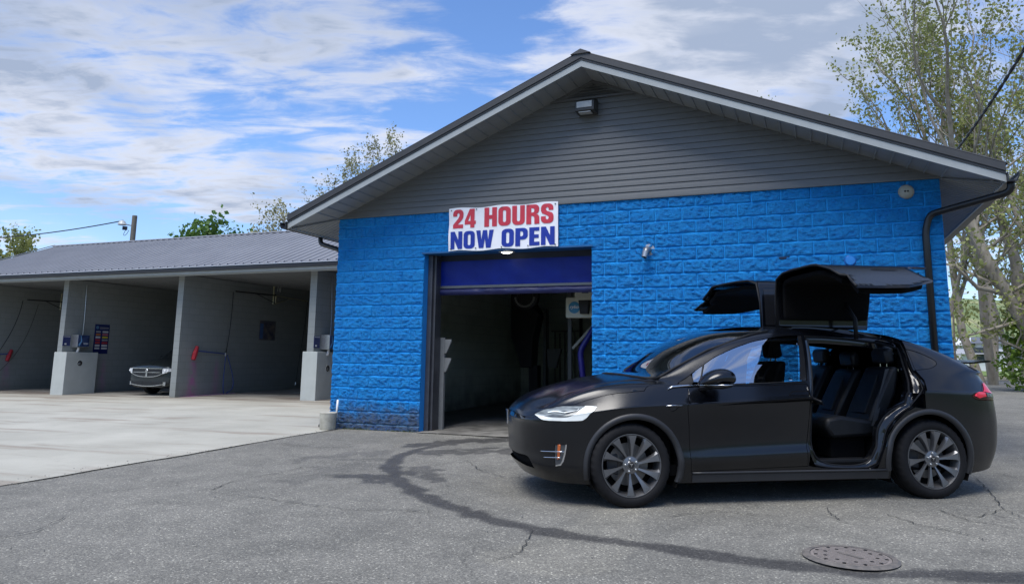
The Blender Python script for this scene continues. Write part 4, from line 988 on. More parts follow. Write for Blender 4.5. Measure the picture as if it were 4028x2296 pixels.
for z in (1.57, 1.25):
    m_ = MB(); m_.prism([(.046, z), (.17, z), (.17, z - .04), (.08, z - .24), (.046, z - .24)], 'y', .0, .05); obj('wedge_bracket', m_, bpy.data.materials['rack_pale'], wr, bevel=.004)

# ================================================================ BY THE CORNER
hy = at('concrete_bucket', 'pale concrete-filled bucket at the left corner of the blue wall', 'bucket', .14, -.26, lz(.14, -.3) + .004)
m_ = MB(); m_.lathe([(0, .0), (.125, 0), (.135, .02), (.145, .26), (.150, .285), (.12, .292), (0, .296)], 26); obj('bucket', m_, pmat('bucket_concrete', (.50, .48, .40), (.34, .32, .26), 9, .8, .004, 40), hy, smooth=False, angle=40)
m_ = MB(); m_.tube([(.10, .10, .20), (.115, .10, .50)], .018, 10); obj('pvc_stub', m_, M_pvc, hy, smooth=True)
m_ = MB(); m_.lathe([(0, -.14), (.025, -.14), (.03, -.10), (0, -.10)], 10, 'x', (-.02, -.02, .06)); obj('side_plug', m_, I_dark, hy)
m_ = MB(); wd = thing('weeds', 'tiny weeds and grit along the foot of the blue wall', 'weeds', wp(0, 0), -PSI); wd['kind'] = 'stuff'
def tuft(mb, u, y, z, n, h):
    for _ in range(n):
        a = random.random() * 6.28; l = h * (.5 + random.random()); x = u + (random.random() - .5) * .08; yy = y + (random.random() - .5) * .03
        w_ = .004; mb.add([(x - w_, yy, z), (x + w_, yy, z), (x + math.cos(a) * l * .5, yy - abs(math.sin(a)) * l * .5, z + l)], [(0, 1, 2)])
for _ in range(60):
    u = .3 + random.random() ** 1.5 * 1.5; tuft(m_, u, -.03, lz(u, 0), 6, .022)
for _ in range(60):
    u = 4.8 + random.random() * 4.7; tuft(m_, u, -.03, lz(u, 0), 6, .02)
obj('blades', m_, pmat('weed_green', (.10, .13, .03), (.07, .09, .03), 20, .8), wd, fix=False)
# ================================================================ TREES AND THE DISTANCE
def leaf_mat(name, c1, c2, trans=.35):
    m = bpy.data.materials.new(name); m.use_nodes = True; t = NT(m.node_tree)
    co = t.add('ShaderNodeTexCoord').outputs['Object']
    col = t.ramp(t.noise(co, 1.3, 4, .7), [(.32, c2), (.68, c1)])
    d = t.add('ShaderNodeBsdfDiffuse', ins={0: col}); tr_ = t.add('ShaderNodeBsdfTranslucent', ins={0: col}); g_ = t.add('ShaderNodeBsdfGlossy', ins={1: .45}); g_.inputs[0].default_value = (.3, .3, .3, 1)
    a = t.add('ShaderNodeMixShader', ins={0: trans, 1: d.outputs[0], 2: tr_.outputs[0]}); b_ = t.add('ShaderNodeMixShader', ins={0: .06, 1: a.outputs[0], 2: g_.outputs[0]})
    o = t.add('ShaderNodeOutputMaterial'); t.l.new(b_.outputs[0], o.inputs[0]); return m
M_leafY = leaf_mat('leaf_spring', (.31, .34, .10), (.20, .22, .085))
M_leafB = leaf_mat('leaf_bud', (.34, .33, .16), (.26, .25, .14))
M_leafG = leaf_mat('leaf_green', (.15, .27, .06), (.08, .16, .04))
M_leafI = leaf_mat('leaf_ivy', (.26, .38, .05), (.07, .13, .02))
M_bark = pmat('bark_pale', (.36, .32, .25), (.20, .17, .13), 7, .85, .01, 20, stretch=(1, 1, .3))
M_barkd = pmat('bark_grey', (.20, .17, .14), (.11, .09, .08), 9, .9, .01, 20, stretch=(1, 1, .3))
def leaves_mesh(pts, size, jit, rng, per=4):
    P = np.repeat(np.asarray(pts), per, axis=0); n = len(P)
    P = P + rng.normal(0, jit, (n, 3))
    a = rng.normal(size=(n, 3)); a /= np.linalg.norm(a, axis=1)[:, None]
    b = np.cross(a, rng.normal(size=(n, 3))); b /= np.linalg.norm(b, axis=1)[:, None]
    s = size * (.55 + .8 * rng.rand(n))[:, None]
    V = np.stack([P - a * s * .5, P + b * s * .33, P + a * s * .5, P - b * s * .33], 1).reshape(-1, 3)
    me = bpy.data.meshes.new('leaves'); me.vertices.add(len(V)); me.vertices.foreach_set('co', V.ravel())
    me.loops.add(4 * n); me.loops.foreach_set('vertex_index', np.arange(4 * n, dtype=np.int32))
    me.polygons.add(n); me.polygons.foreach_set('loop_start', np.arange(n) * 4); me.update(); me.validate(); return me
def tree(name, label, x, y, h, seed, leaf, bark, spread=.35, up=.6, first=.25, lsize=.14, per=3, jit=.10, group=None, r0=None, stems=1, lv=4, density=1.0, trunks=None, prune=None, z0=None, nb=(5, 5, 4, 3)):
    rng = random.Random(seed); nrg = np.random.RandomState(seed)
    zb = float(gz(x, y)) if z0 is None else z0
    t_ = thing(name, label, 'tree', (x, y, zb), 0, group)
    wood = MB(); tips = []
    r0 = r0 or h * .014
    def grow(p, d, L, r, level):
        n = 5 if level < 2 else 3
        path = [p]; rr = [r]; q = p.copy(); dd = d.copy()
        for i in range(n):
            wob = .10 if level == 0 else .22
            dd = (dd + Vector((rng.gauss(0, wob), rng.gauss(0, wob), rng.gauss(0, wob * .4) + (.12 * up if level else .02)))).normalized()
            q = q + dd * (L / n); path.append(q.copy()); rr.append(r * (1 - .62 * (i + 1) / n))
        wood.tube(path, rr, 7 if level == 0 else (5 if level == 1 else 3), caps=False)
        if level >= lv - 1:
            for p_ in path[1:]: tips.append(tuple(p_))
            return
        if level == lv - 2:
            tips.append(tuple(path[-1]))
        k = nb[min(level, 3)] + rng.randint(-1, 1)
        for i in range(k):
            f = (first if level == 0 else .25) + (1 - (first if level == 0 else .25)) * (i + rng.random() * .8) / k
            f = min(f, .99); j = f * n; j0 = int(j); pp = path[j0].lerp(path[min(j0 + 1, n)], j - j0)
            a = rng.random() * 6.283; side = Vector((math.cos(a), math.sin(a), 0))
            base = (path[min(j0 + 1, n)] - path[j0]).normalized()
            nd = (base * (up + .3) + side * (spread * 2 + rng.random() * .3) + Vector((0, 0, up * .5))).normalized()
            grow(pp, nd, L * (.42 + .25 * rng.random()) * (1.15 - .5 * f if level == 0 else 1), rr[min(j0, n)] * .55, level + 1)
        # leader
        grow(path[-1], dd, L * .35, rr[-1], level + 1)
    if trunks:
        for pl, ra in trunks:
            pv = [Vector(p) for p in pl]; nn = len(pv)
            wood.tube(pv, [ra * (1 - .55 * i / (nn - 1)) for i in range(nn)], 8, caps=False)
            for i in range(1, nn):
                for _ in range(3):
                    a = rng.random() * 6.283; pp = pv[i - 1].lerp(pv[i], rng.random())
                    grow(pp, Vector((math.cos(a) * .8, math.sin(a) * .8, .45)).normalized(), h * .16 * (.6 + rng.random() * .6), ra * .28, 2 if lv > 3 else 1)
    else:
        for s_ in range(stems):
            a = s_ / stems * 6.283 + seed; lean = .0 if stems == 1 else .16
            grow(Vector((math.cos(a) * .25 * (stems > 1), math.sin(a) * .25 * (stems > 1), -.2)), Vector((math.cos(a) * lean, math.sin(a) * lean, 1)).normalized(), h * (.72 if stems == 1 else .66 + .08 * rng.random()), r0 * (1 if stems == 1 else .75), 0)
    if density < 1: tips = [p for p in tips if rng.random() < density]
    obj('trunk', wood, bark, t_, fix=False, smooth=True)
    me = leaves_mesh(tips, lsize, jit, nrg, per); me.materials.append(leaf)
    o = bpy.data.objects.new('crown', me); C.objects.link(o); o.parent = t_
    return t_
def pol(azd, dist): return dist * math.sin(R(azd)), dist * math.cos(R(azd))
g1 = 'trees beyond the right end of the blue building'; g2 = 'trees behind the roofs'
x, y = pol(32.6, 37); tree('sycamore_tree', 'tallest pale-trunked spring tree rising right of the blue gable', x, y, 18.0, 11, M_leafY, M_bark, .20, .95, .28, .16, 5, .16, g1, stems=3, r0=.26)
x, y = pol(29.5, 38); tree('sycamore_tree', 'shorter spring tree leftmost of those right of the blue gable', x, y, 10.9, 23, M_leafY, M_bark, .17, .9, .30, .16, 5, .16, g1, stems=2, r0=.18)
x, y = pol(37.2, 35); tree('sycamore_tree', 'spring tree cut by the right edge of the picture', x, y, 17.5, 37, M_leafY, M_bark, .24, .85, .25, .17, 4, .16, g1, stems=2, r0=.22)
x, y = pol(34.2, 43); tree('sycamore_tree', 'dense spring tree filling the gap between the tall pale trunks', x, y, 15.5, 41, M_leafY, M_bark, .28, .7, .2, .18, 4, .2, g1, stems=2, r0=.2)
x, y = pol(35.6, 31)
def rel(azd, eld, d): 
    a, b_ = pol(azd, d); return (a - x, b_ - y, CAM_H + d * math.tan(R(eld)) - float(gz(x, y)))
tree('leaning_tree', 'leaning tree with thick bent limbs and thin leaves above the ivy bush', x, y, 11, 5, M_leafY, M_bark, .4, .4, .2, .15, 5, .18, g1, lv=4,
     trunks=[([rel(35.6, -2, 31), rel(34.9, 2.2, 31), rel(34.0, 4.4, 30.6), rel(32.9, 7.0, 30.2), rel(32.1, 10.0, 30), rel(31.7, 12.6, 30)], .30),
             ([rel(34.6, 3.4, 31), rel(34.6, 6.5, 31), rel(34.0, 9.5, 31), rel(33.5, 12.4, 31)], .22), ([rel(35.3, 5.0, 31), rel(36.2, 9, 31.5), rel(37, 13, 32)], .2),
             ([rel(33.9, 4.5, 30.6), rel(32.4, 4.9, 30), rel(31.2, 6.4, 29.5)], .10), ([rel(34.2, 2.6, 30.6), rel(32.6, 2.1, 30), rel(31.0, 1.6, 29.5)], .06)])
# ivy covered bush at the lot's edge
def bush(name, label, x, y, blobs, n, leaf, lsize, seed, group=None):
    rs = np.random.RandomState(seed); t_ = thing(name, label, 'bush', (x, y, float(gz(x, y))), 0, group); P = []
    for (cx, cy, cz, rx, ry, rz, wgt) in blobs:
        k = int(n * wgt); u_ = rs.normal(size=(k, 3)); u_ /= np.linalg.norm(u_, axis=1)[:, None]
        rr = .55 + .5 * rs.rand(k)[:, None] ** .6; q = u_ * rr
        f = np.array([fbm(a * 3 + 9, b * 3 + c * 2 + 5, 3) for a, b, c in q]); q = q * (.75 + .55 * f)[:, None]
        P.append(q * [rx, ry, rz] + [cx, cy, cz])
    P = np.concatenate(P); P = P[P[:, 2] > .03]
    me = leaves_mesh(P, lsize, .05, rs, 2); me.materials.append(leaf); o = bpy.data.objects.new('foliage', me); C.objects.link(o); o.parent = t_
    wd_ = MB()
    for k in range(7):
        a = rs.rand() * 6.28; b0 = blobs[k % len(blobs)]; wd_.tube([(math.cos(a) * .2, math.sin(a) * .2, -.1), (b0[0] * .5, b0[1] * .5, b0[2] * .5), (b0[0], b0[1], b0[2] + b0[5] * .4)], [.07, .05, .02], 5)
    obj('stems', wd_, M_barkd, t_, smooth=True); return t_
x, y = pol(35.3, 31.5)
bush('ivy_bush', 'big glossy green ivy bush at the edge of the lot on the right', x, y, [(0, 0, .9, 1.25, 1.1, 1.0, .25), (.1, 0, 2.2, 1.15, 1, 1.1, .28), (.5, 0, 3.6, 1.0, .9, 1.0, .2), (-.1, 0, 3.1, .7, .7, .8, .12), (1.5, .3, 2.2, 1.2, 1, 1.6, .3)], 3000, M_leafI, .15, 3)
x, y = pol(30.6, 29); bush('ivy_bush', 'thin scrubby shrub just right of the blue corner', x, y, [(0, 0, 1.2, .9, .8, 1.0, .6), (.2, 0, 2.6, .8, .7, 1.2, .4)], 260, M_leafY, .12, 8)
# trees behind the low roof
x, y = pol(-24.3, 42); tree('maple_tree', 'round fresh-green tree standing above the grey ribbed roof', x, y, 8.0, 51, M_leafG, M_barkd, .34, .55, .22, .26, 6, .22, g2, r0=.14)
x, y = pol(-16.8, 34); tree('budding_tree', 'bushy budding tree just left of the gable eave', x, y, 8.0, 66, M_leafB, M_barkd, .42, .5, .25, .14, 6, .16, g2, r0=.12)
x, y = pol(-10.9, 36); tree('budding_tree', 'thin upright budding tree showing over the left roof slope', x, y, 11.2, 71, M_leafB, M_barkd, .22, .95, .35, .12, 5, .10, g2, r0=.12, stems=2)
x, y = pol(-13.2, 36.5); tree('budding_tree', 'low twiggy budding tree half hidden by the left roof slope', x, y, 9.2, 73, M_leafB, M_barkd, .25, .9, .35, .12, 3, .10, g2, r0=.10)
x, y = pol(-34.0, 46); tree('spring_tree', 'yellowish tree at the far left above the grey roof', x, y, 7.2, 81, M_leafY, M_bark, .30, .7, .22, .18, 5, .16, g2, r0=.12, stems=2)
x, y = pol(-36.4, 47); tree('spring_tree', 'low yellowish tree at the left edge of the picture', x, y, 6.2, 83, M_leafY, M_bark, .30, .7, .22, .18, 5, .16, g2, r0=.12)
x, y = pol(18.9, 44); tree('spring_tree', 'single tree tip peeking over the right roof slope', x, y, 14.8, 91, M_leafY, M_bark, .22, .9, .5, .15, 3, .14, g2, r0=.14)

# utility pole with its lamp, and the cables
x, y = pol(-27.5, 33); zb = float(gz(x, y))
up_ = thing('utility_pole', 'weathered wooden utility pole behind the grey ribbed roof', 'utility pole', (x, y, zb), R(27))
m_ = MB(); m_.lathe([(0, -.3), (.12, -.3), (.095, 6.70 - zb), (.09, 6.72 - zb), (0, 6.72 - zb)], 14); obj('pole', m_, pmat('pole_wood', (.16, .145, .12), (.10, .09, .075), 6, .9, .006, 20, stretch=(1, 1, .15)), up_)
m_ = MB(); m_.tube([(-.10, -.02, 6.30 - zb), (-.34, -.05, 6.34 - zb)], .022, 7); obj('bracket', m_, M_steel, up_)
m_ = MB(); m_.lathe([(.03, .14), (.10, .12), (.17, -.02), (.15, -.04), (.05, .0)], 16, 'z', (-.42, -.05, 6.33 - zb)); obj('lamp_head', m_, pmat('lamp_grey', (.55, .57, .55), (.4, .42, .4), 5, .35), up_)
m_ = MB(); m_.box(-.40, -.22, -.12, .0, 6.10 - zb, 6.24 - zb); obj('ballast', m_, M_hose, up_, bevel=.01)
m_ = MB(); m_.tube(bez((-.25, -.06, 6.12 - zb), (-.42, -.06, 5.9 - zb), (-.30, -.06, 5.7 - zb), (-.16, -.06, 6.1 - zb), 8), .010, 5); obj('wire_loop', m_, M_hose, up_)
def P3(azd, eld, d):
    a, b_ = pol(azd, d); return Vector((a, b_, CAM_H + d * math.tan(R(eld))))
def cable(label, p0, p1, sagm, r, n=30, twist=False):
    t_ = thing('overhead_cable', label, 'cable', p0, 0)
    pts = [p0.lerp(p1, i / n) - p0 + Vector((0, 0, -sagm * 4 * (i / n) * (1 - i / n))) for i in range(n + 1)]
    if twist:
        for s_ in (0, 1):
            pp = []
            for i in range(n * 4 + 1):
                f = i / 4; j = min(int(f), n - 1); q = pts[j].lerp(pts[j + 1], f - j); a = i * .55 + s_ * math.pi
                pp.append(q + Vector((math.cos(a) * r * .6, 0, math.sin(a) * r * .6)))
            m_ = MB(); m_.tube(pp, r * .75, 6); obj('strand', m_, M_hose, t_, smooth=True)
    else:
        m_ = MB(); m_.tube(pts, r, 6); obj('strand', m_, M_hose, t_, smooth=True)
        m_ = MB(); m_.tube([pts[0], pts[1] * .25], r * 1.6, 6); obj('end_clamp', m_, M_steel, t_)
cable('thin sagging cable running left from the utility pole lamp', P3(-28.2, 8.95, 33), P3(-40, 6.6, 48), .35, .022)
cable('thick twisted black service cable rising to the right from the roof', P3(31.75, 13.9, 14.6), P3(39.5, 24.5, 8.5), .10, .019, 30, True)
cable('thin cable crossing the trees right of the roof', P3(33.2, 12.3, 18), P3(38.5, 19.0, 13), .08, .008)

# hill, far buildings
def hill():
    m_ = MB(); rows = []
    for j in range(26):
        f = j / 25; d = 150 + 330 * f; row = []
        for i in range(90):
            a = -70 + 150 * i / 89; xx, yy = pol(a, d)
            hh = (1 - math.cos(min(f * 1.25, 1) * math.pi)) / 2 * (20 + 16 * fbm(a * .05 + 4, 2.0, 3)) * (.75 + .5 * math.exp(-((a - 34) / 14) ** 2) * .5)
            row.append((xx, yy, .5 + hh + (fbm(xx * .06 + 40, yy * .06 + 40, 3) - .5) * 4 * min(f * 4, 1)))
        rows.append(row)
    m_.grid(rows)
    m, t, b = principled('hill_green'); co = t.add('ShaderNodeTexCoord').outputs['Object']
    fine = t.noise(co, .45, 6, .75)
    col = t.ramp(fine, [(.35, (.07, .105, .04)), (.5, (.14, .19, .07)), (.66, (.24, .27, .12))])
    col = t.mix(t.smooth(t.noise(co, .02, 3), .52, .60), col, (.30, .30, .14))
    t.l.new(col, b.inputs['Base Color']); b.inputs['Roughness'].default_value = .95
    struct('hill', m_, m, smooth=True)
    # unseen dark green bank added behind the viewer to block horizon glow in reflections
    m_ = MB(); rows = []
    for j in range(10):
        f = j / 9; d = 34 + 60 * f; row = []
        for i in range(80):
            a = 75 + 210 * i / 79; xx, yy = pol(a, d)
            row.append((xx, yy, float(gz(xx, yy)) + (1 - math.cos(min(f * 1.6, 1) * math.pi)) / 2 * (6.5 + 5 * fbm(a * .11 + 3, 7.3, 4)) + .0 + (fbm(xx * .5, yy * .5, 3) - .5) * 1.2 * min(f * 3, 1)))
        rows.append(row)
    m_.grid(rows); mb_, t, b = principled('glow_bank_green'); co = t.add('ShaderNodeTexCoord').outputs['Object']
    t.l.new(t.ramp(t.noise(co, 1.2, 6, .75), [(.35, (.03, .045, .02)), (.6, (.08, .11, .035))]), b.inputs['Base Color']); b.inputs['Roughness'].default_value = .95
    struct('glow_block_bank', m_, mb_, smooth=True)
hill()
def far_house(name, label, azd, dist, wd, dp, ht, roofh, rot, wall, roof, nwin):
    x, y = pol(azd, dist); zb = float(gz(x, y)) + .06
    t_ = thing(name, label, 'building', (x, y, zb), rot)
    m_ = MB(); m_.box(-wd / 2, wd / 2, 0, dp, -.3, ht); obj('wall', m_, wall, t_)
    m_ = MB(); m_.add([(-wd / 2 - .4, -.5, ht), (wd / 2 + .4, -.5, ht), (wd / 2 + .4, dp + .5, ht), (-wd / 2 - .4, dp + .5, ht), (-wd / 2 - .4, dp / 2, ht + roofh), (wd / 2 + .4, dp / 2, ht + roofh)], [(0, 1, 5, 4), (3, 4, 5, 2), (0, 4, 3), (1, 2, 5), (0, 3, 2, 1)])
    obj('roof', m_, roof, t_)
    for k in range(nwin):
        xx = -wd / 2 + wd * (k + .5) / nwin; m_ = MB(); m_.box(xx - .6, xx + .6, -.05, .02, .9, 2.1); obj('window', m_, pmat('far_window', (.05, .06, .07), rough=.2) if k == 0 else bpy.data.materials['far_window'], t_)
Mw = pmat('far_white_wall', (.72, .72, .72), (.62, .62, .62), 1, .6)
Mb_ = pmat('far_brick', (.34, .27, .22), rough=.8); Mr = pmat('far_roof', (.35, .36, .37), rough=.6); Mr2 = pmat('far_roof_dark', (.12, .13, .15), rough=.6)
far_house('far_building', 'long white low building beyond the grass field', 31.0, 90, 13, 8, 2.5, .9, R(-31), Mw, pmat('far_roof_white', (.66, .67, .69), rough=.5), 4)
far_house('far_building', 'white building with a dark grey roof right of the long white one', 33.4, 86, 4.2, 6, 2.6, .7, R(-33), Mw, Mr2, 2)
far_house('far_building', 'small building with tan door in front of the long white one', 32.2, 80, 3.0, 4, 1.5, .5, R(-32), Mw, Mr, 1)
# ================================================================ THE DARK CAR WITH RAISED REAR DOORS
# body surface: feature lines (rows) sampled at stations (columns) from nose centre back along one side to tail centre
KX = [-.94, -.93, -.885, -.775, -.59, -.33, 0, .5, .8, 1.1, 1.4, 1.7, 2.3, 2.8, 3.25, 3.6, 3.85, 3.99, 4.03]
KY = [0, .25, .50, .70, .845, .93, .975, .965, .965, .965, .967, .97, .98, .995, .975, .90, .76, .42, 0]
def _rows():
    K = np.stack([KX, KY], 1)
    T = np.gradient(K, axis=0); T[0] = (0, 1); T[-1] = (0, -1); T /= np.linalg.norm(T, axis=1)[:, None]
    N = np.stack([T[:, 1], -T[:, 0]], 1)                         # towards the inside of the body
    if N[8][1] > 0: N = -N
    def row(ins, z): ins = np.array(ins); return np.stack([K[:, 0] + N[:, 0] * ins, K[:, 1] + N[:, 1] * ins, np.array(z)], 1)
    R_ = [row([.12, .12, .12, .11, .09, .06, .05, .06, .06, .06, .06, .06, .06, .05, .05, .06, .10, .14, .14],
              [.22, .22, .22, .21, .20, .20, .20, .20, .20, .20, .20, .20, .20, .20, .22, .24, .27, .30, .30]),
          row([.03, .03, .03, .02, .02, .02, .02, .04, .04, .04, .04, .04, .03, .02, .02, .03, .05, .07, .07],
              [.34, .34, .34, .33, .32, .31, .31, .31, .31, .31, .31, .31, .31, .32, .34, .36, .38, .40, .40]),
          row([.02, .02, .02, .015, .01, .01, .01, .02, .016, .012, .01, .008, .005, 0, 0, .01, .02, .03, .03],
              [.47, .47, .47, .46, .45, .43, .43, .40, .41, .42, .433, .445, .46, .48, .50, .50, .50, .52, .52]),
          row([.01, .01, .01, .005, 0, .01, .015, .032, .034, .034, .034, .034, .022, .005, 0, 0, .005, .01, .01],
              [.60, .60, .60, .60, .60, .59, .57, .54, .545, .55, .555, .56, .58, .63, .68, .70, .70, .72, .72]),
          row([0, 0, 0, 0, 0, 0, 0, 0, 0, 0, 0, 0, 0, 0, .005, .01, .02, .03, .03],
              [.72, .72, .72, .73, .76, .80, .84, .860, .875, .890, .908, .927, .95, .97, .96, .95, .93, .92, .92]),
          row([.005, .005, .005, .01, .01, .01, .01, .012, .012, .012, .012, .012, .012, .012, .02, .03, .04, .05, .05],
              [.745, .745, .75, .765, .80, .845, .885, .90, .91, .92, .932, .945, .975, 1.0, 1.0, .99, .98, .97, .97]),
          row([.02, .02, .02, .05, .10, .13, .13, .09, .087, .085, .085, .085, .085, .085, .09, .10, .12, .10, .10],
              [.795, .785, .765, .795, .885, .965, 1.025, 1.042, 1.05, 1.06, 1.072, 1.083, 1.095, 1.105, 1.12, 1.125, 1.13, 1.14, 1.145])]
    R_.append(np.array([(-.90, 0, .825), (-.89, .24, .82), (-.84, .46, .81), (-.72, .62, .84), (-.55, .70, .93), (-.30, .755, 1.01), (0, .78, 1.065), (.50, .85, 1.075), (.8, .825, 1.16), (1.1, .80, 1.235), (1.4, .79, 1.28), (1.7, .785, 1.31), (2.3, .78, 1.33), (2.8, .78, 1.30), (3.25, .79, 1.24), (3.6, .76, 1.19), (3.80, .66, 1.17), (3.9, .38, 1.17), (3.93, 0, 1.175)]))
    R_.append(np.array([(-.84, 0, .885), (-.83, .22, .88), (-.78, .42, .865), (-.66, .56, .88), (-.50, .62, .955), (-.27, .66, 1.035), (0, .68, 1.08), (.42, .76, 1.115), (.77, .73, 1.262), (1.1, .70, 1.395), (1.4, .685, 1.475), (1.7, .675, 1.515), (2.3, .665, 1.52), (2.85, .665, 1.475), (3.25, .67, 1.38), (3.55, .66, 1.28), (3.75, .58, 1.22), (3.86, .34, 1.20), (3.89, 0, 1.205)]))
    R_.append(np.array([(-.72, 0, .95), (-.71, .20, .95), (-.67, .38, .94), (-.56, .50, .95), (-.42, .55, 1.0), (-.2, .58, 1.065), (.03, .60, 1.10), (.36, .69, 1.14), (.73, .655, 1.315), (1.08, .62, 1.455), (1.4, .60, 1.535), (1.7, .59, 1.568), (2.3, .58, 1.57), (2.88, .58, 1.515), (3.25, .58, 1.42), (3.5, .57, 1.33), (3.68, .50, 1.265), (3.78, .30, 1.245), (3.8, 0, 1.25)]))
    R_.append(np.array([(-.50, 0, 1.03), (-.49, .12, 1.03), (-.46, .24, 1.028), (-.39, .30, 1.035), (-.28, .33, 1.06), (-.10, .35, 1.095), (.08, .37, 1.125), (.30, .42, 1.165), (.66, .40, 1.385), (1.02, .38, 1.53), (1.36, .36, 1.592), (1.68, .35, 1.615), (2.3, .34, 1.615), (2.88, .34, 1.56), (3.2, .33, 1.475), (3.40, .32, 1.405), (3.54, .28, 1.35), (3.6, .16, 1.33), (3.62, 0, 1.33)]))
    R_.append(np.array([(-.30, 0, 1.075), (-.29, 0, 1.075), (-.26, 0, 1.08), (-.20, 0, 1.09), (-.12, 0, 1.10), (0, 0, 1.115), (.12, 0, 1.135), (.26, 0, 1.175), (.62, 0, 1.41), (.98, 0, 1.555), (1.34, 0, 1.612), (1.66, 0, 1.632), (2.3, 0, 1.63), (2.87, 0, 1.575), (3.15, 0, 1.50), (3.3, 0, 1.45), (3.38, 0, 1.415), (3.42, 0, 1.40), (3.44, 0, 1.39)]))
    return np.array(R_)
RW = _rows()                                                       # (12, 19, 3)
def _cr(f):
    f2, f3 = f * f, f * f * f
    return np.stack([-.5 * f3 + f2 - .5 * f, 1.5 * f3 - 2.5 * f2 + 1, -1.5 * f3 + 2 * f2 + .5 * f, .5 * f3 - .5 * f2], -1)
def PS(t, v, inset=0.0):
    # point on the body surface; t in 0..18, v in 0..11
    t = np.atleast_1d(np.asarray(t, float)); v = np.atleast_1d(np.asarray(v, float))
    def ev(t, v):
        n, m = RW.shape[1], RW.shape[0]
        ti = np.clip(np.floor(t).astype(int), 0, n - 2); vi = np.clip(np.floor(v).astype(int), 0, m - 2)
        wt, wv = _cr(t - ti), _cr(v - vi); out = 0
        for a in range(4):
            va = vi + a - 1
            def rowv(tj):
                lo = np.clip(va, 0, m - 1); p = RW[lo, tj]
                p = np.where((va < 0)[:, None], 2 * RW[0, tj] - RW[1, tj], p)
                q = RW[m - 2, tj] * [1, -1, 1]
                return np.where((va > m - 1)[:, None], q, p)
            acc = 0
            for b_ in range(4):
                tj = ti + b_ - 1; tc = np.clip(tj, 0, n - 1); p = rowv(tc)
                p = np.where((tj < 0)[:, None], rowv(np.full_like(tc, 1)) * [1, -1, 1], p)
                p = np.where((tj > n - 1)[:, None], rowv(np.full_like(tc, n - 2)) * [1, -1, 1], p)
                acc = acc + p * wt[:, b_:b_ + 1]
            out = out + acc * wv[:, a:a + 1]
        return out
    P = ev(t, v)
    if np.any(inset):
        e = 1e-3; dt = ev(t + e, v) - ev(t - e, v); dv = ev(t, v + e) - ev(t, v - e)
        nn = np.cross(dt, dv); nn /= np.linalg.norm(nn, axis=1)[:, None] + 1e-12
        nn = np.where((nn @ np.array([0, 1, .6]))[:, None] < 0, -nn, nn) if False else nn
        P = P - nn * np.asarray(inset).reshape(-1, 1) * NSIGN
    return P
NSIGN = 1.0
_t = PS(10.0, 3.0, 0.01)[0][1] - PS(10.0, 3.0)[0][1]
NSIGN = 1.0 if _t < 0 else -1.0
# outlines on the body surface, (t, v)
LAMP = [(2.515, 6.363), (2.755, 6.702), (3.114, 6.805), (3.604, 6.272), (4.159, 5.712), (4.755, 5.413), (5.111, 5.22), (5.019, 4.937), (4.846, 4.052), (4.699, 3.823), (4.594, 3.778), (4.229, 3.822), (3.882, 3.899), (3.196, 4.172), (2.961, 4.853)]
LAMPC = [(2.534, 6.319), (2.961, 4.853), (3.196, 4.172), (3.882, 3.899), (4.229, 3.822), (4.594, 3.778), (4.699, 3.823), (4.846, 4.052), (5.019, 4.937), (5.102, 5.211), (4.771, 5.382), (4.694, 5.325), (4.512, 5.079), (4.36, 4.516), (4.161, 4.181), (3.732, 4.41), (3.354, 4.885), (2.935, 5.622)]
LAMPL = [(3.21, 6.052), (3.994, 5.235), (4.476, 5.195), (4.535, 5.313), (4.509, 5.18), (4.04, 5.138), (3.278, 5.794)]
FOG = [(3.65, 2.579), (4.109, 2.641), (4.053, 2.161), (3.962, 1.601), (3.87, 1.327), (3.66, 1.221), (3.62, 1.967)]
AMB = [(3.774, 2.595), (3.886, 2.61), (3.854, 2.126), (3.833, 1.763), (3.739, 1.652), (3.751, 2.109)]
FCH = [(4.075, 2.636), (4.12, 2.642), (4.07, 2.135), (3.987, 1.606), (3.888, 1.318), (3.672, 1.223), (3.681, 1.304), (3.871, 1.424), (3.936, 1.659), (4.017, 2.154)]
BAR1 = [(3.01, 2.122), (4.018, 2.246), (4.018, 2.206), (3.009, 2.079)]
BAR2 = [(3.175, 1.747), (3.889, 1.865), (3.889, 1.822), (3.177, 1.704)]
VISOR = [(0.413, 5.702), (1.308, 5.843), (1.992, 5.982), (2.063, 4.532), (1.502, 4.47), (0.687, 4.125)]
INTAKE = [(0.402, 1.551), (1.317, 1.534), (2.082, 1.547), (2.372, 1.232), (2.525, 0.79), (1.808, 0.79), (0.839, 0.897), (0.307, 1.122)]
DOOR = [(7.203, 5.919), (7.082, 4.024), (7.119, 3.436), (7.163, 0.881), (8.072, 0.941), (8.864, 1.0), (9.863, 1.062), (10.974, 1.113), (10.948, 2.465), (11.017, 3.314), (11.062, 3.865), (11.097, 5.518), (11.111, 5.964), (9.718, 5.981), (8.629, 5.992), (7.955, 5.987)]
HANDLE = [(10.522, 5.274), (10.662, 5.459), (10.905, 5.475), (11.076, 5.468), (11.062, 5.232), (10.877, 5.232)]
GLASS = [(7.336, 6.76), (7.573, 7.539), (7.932, 7.697), (8.366, 7.908), (8.697, 7.937), (9.037, 7.968), (9.39, 7.992), (9.756, 8.03), (10.197, 8.016), (10.718, 8.022), (11.026, 8.042), (11.211, 8.043), (11.142, 7.392), (11.06, 6.777), (10.913, 6.077), (10.343, 6.055), (9.702, 6.025), (8.656, 6.059), (7.908, 6.078), (7.331, 6.094)]
BPIL = [(11.227, 8.016), (11.292, 8.026), (11.244, 7.381), (11.189, 6.764), (11.112, 6.092), (10.937, 6.075), (11.074, 6.776), (11.158, 7.39)]
SAIL = [(6.847, 6.036), (7.054, 7.213), (7.539, 7.54), (7.308, 6.076), (7.085, 6.055)]
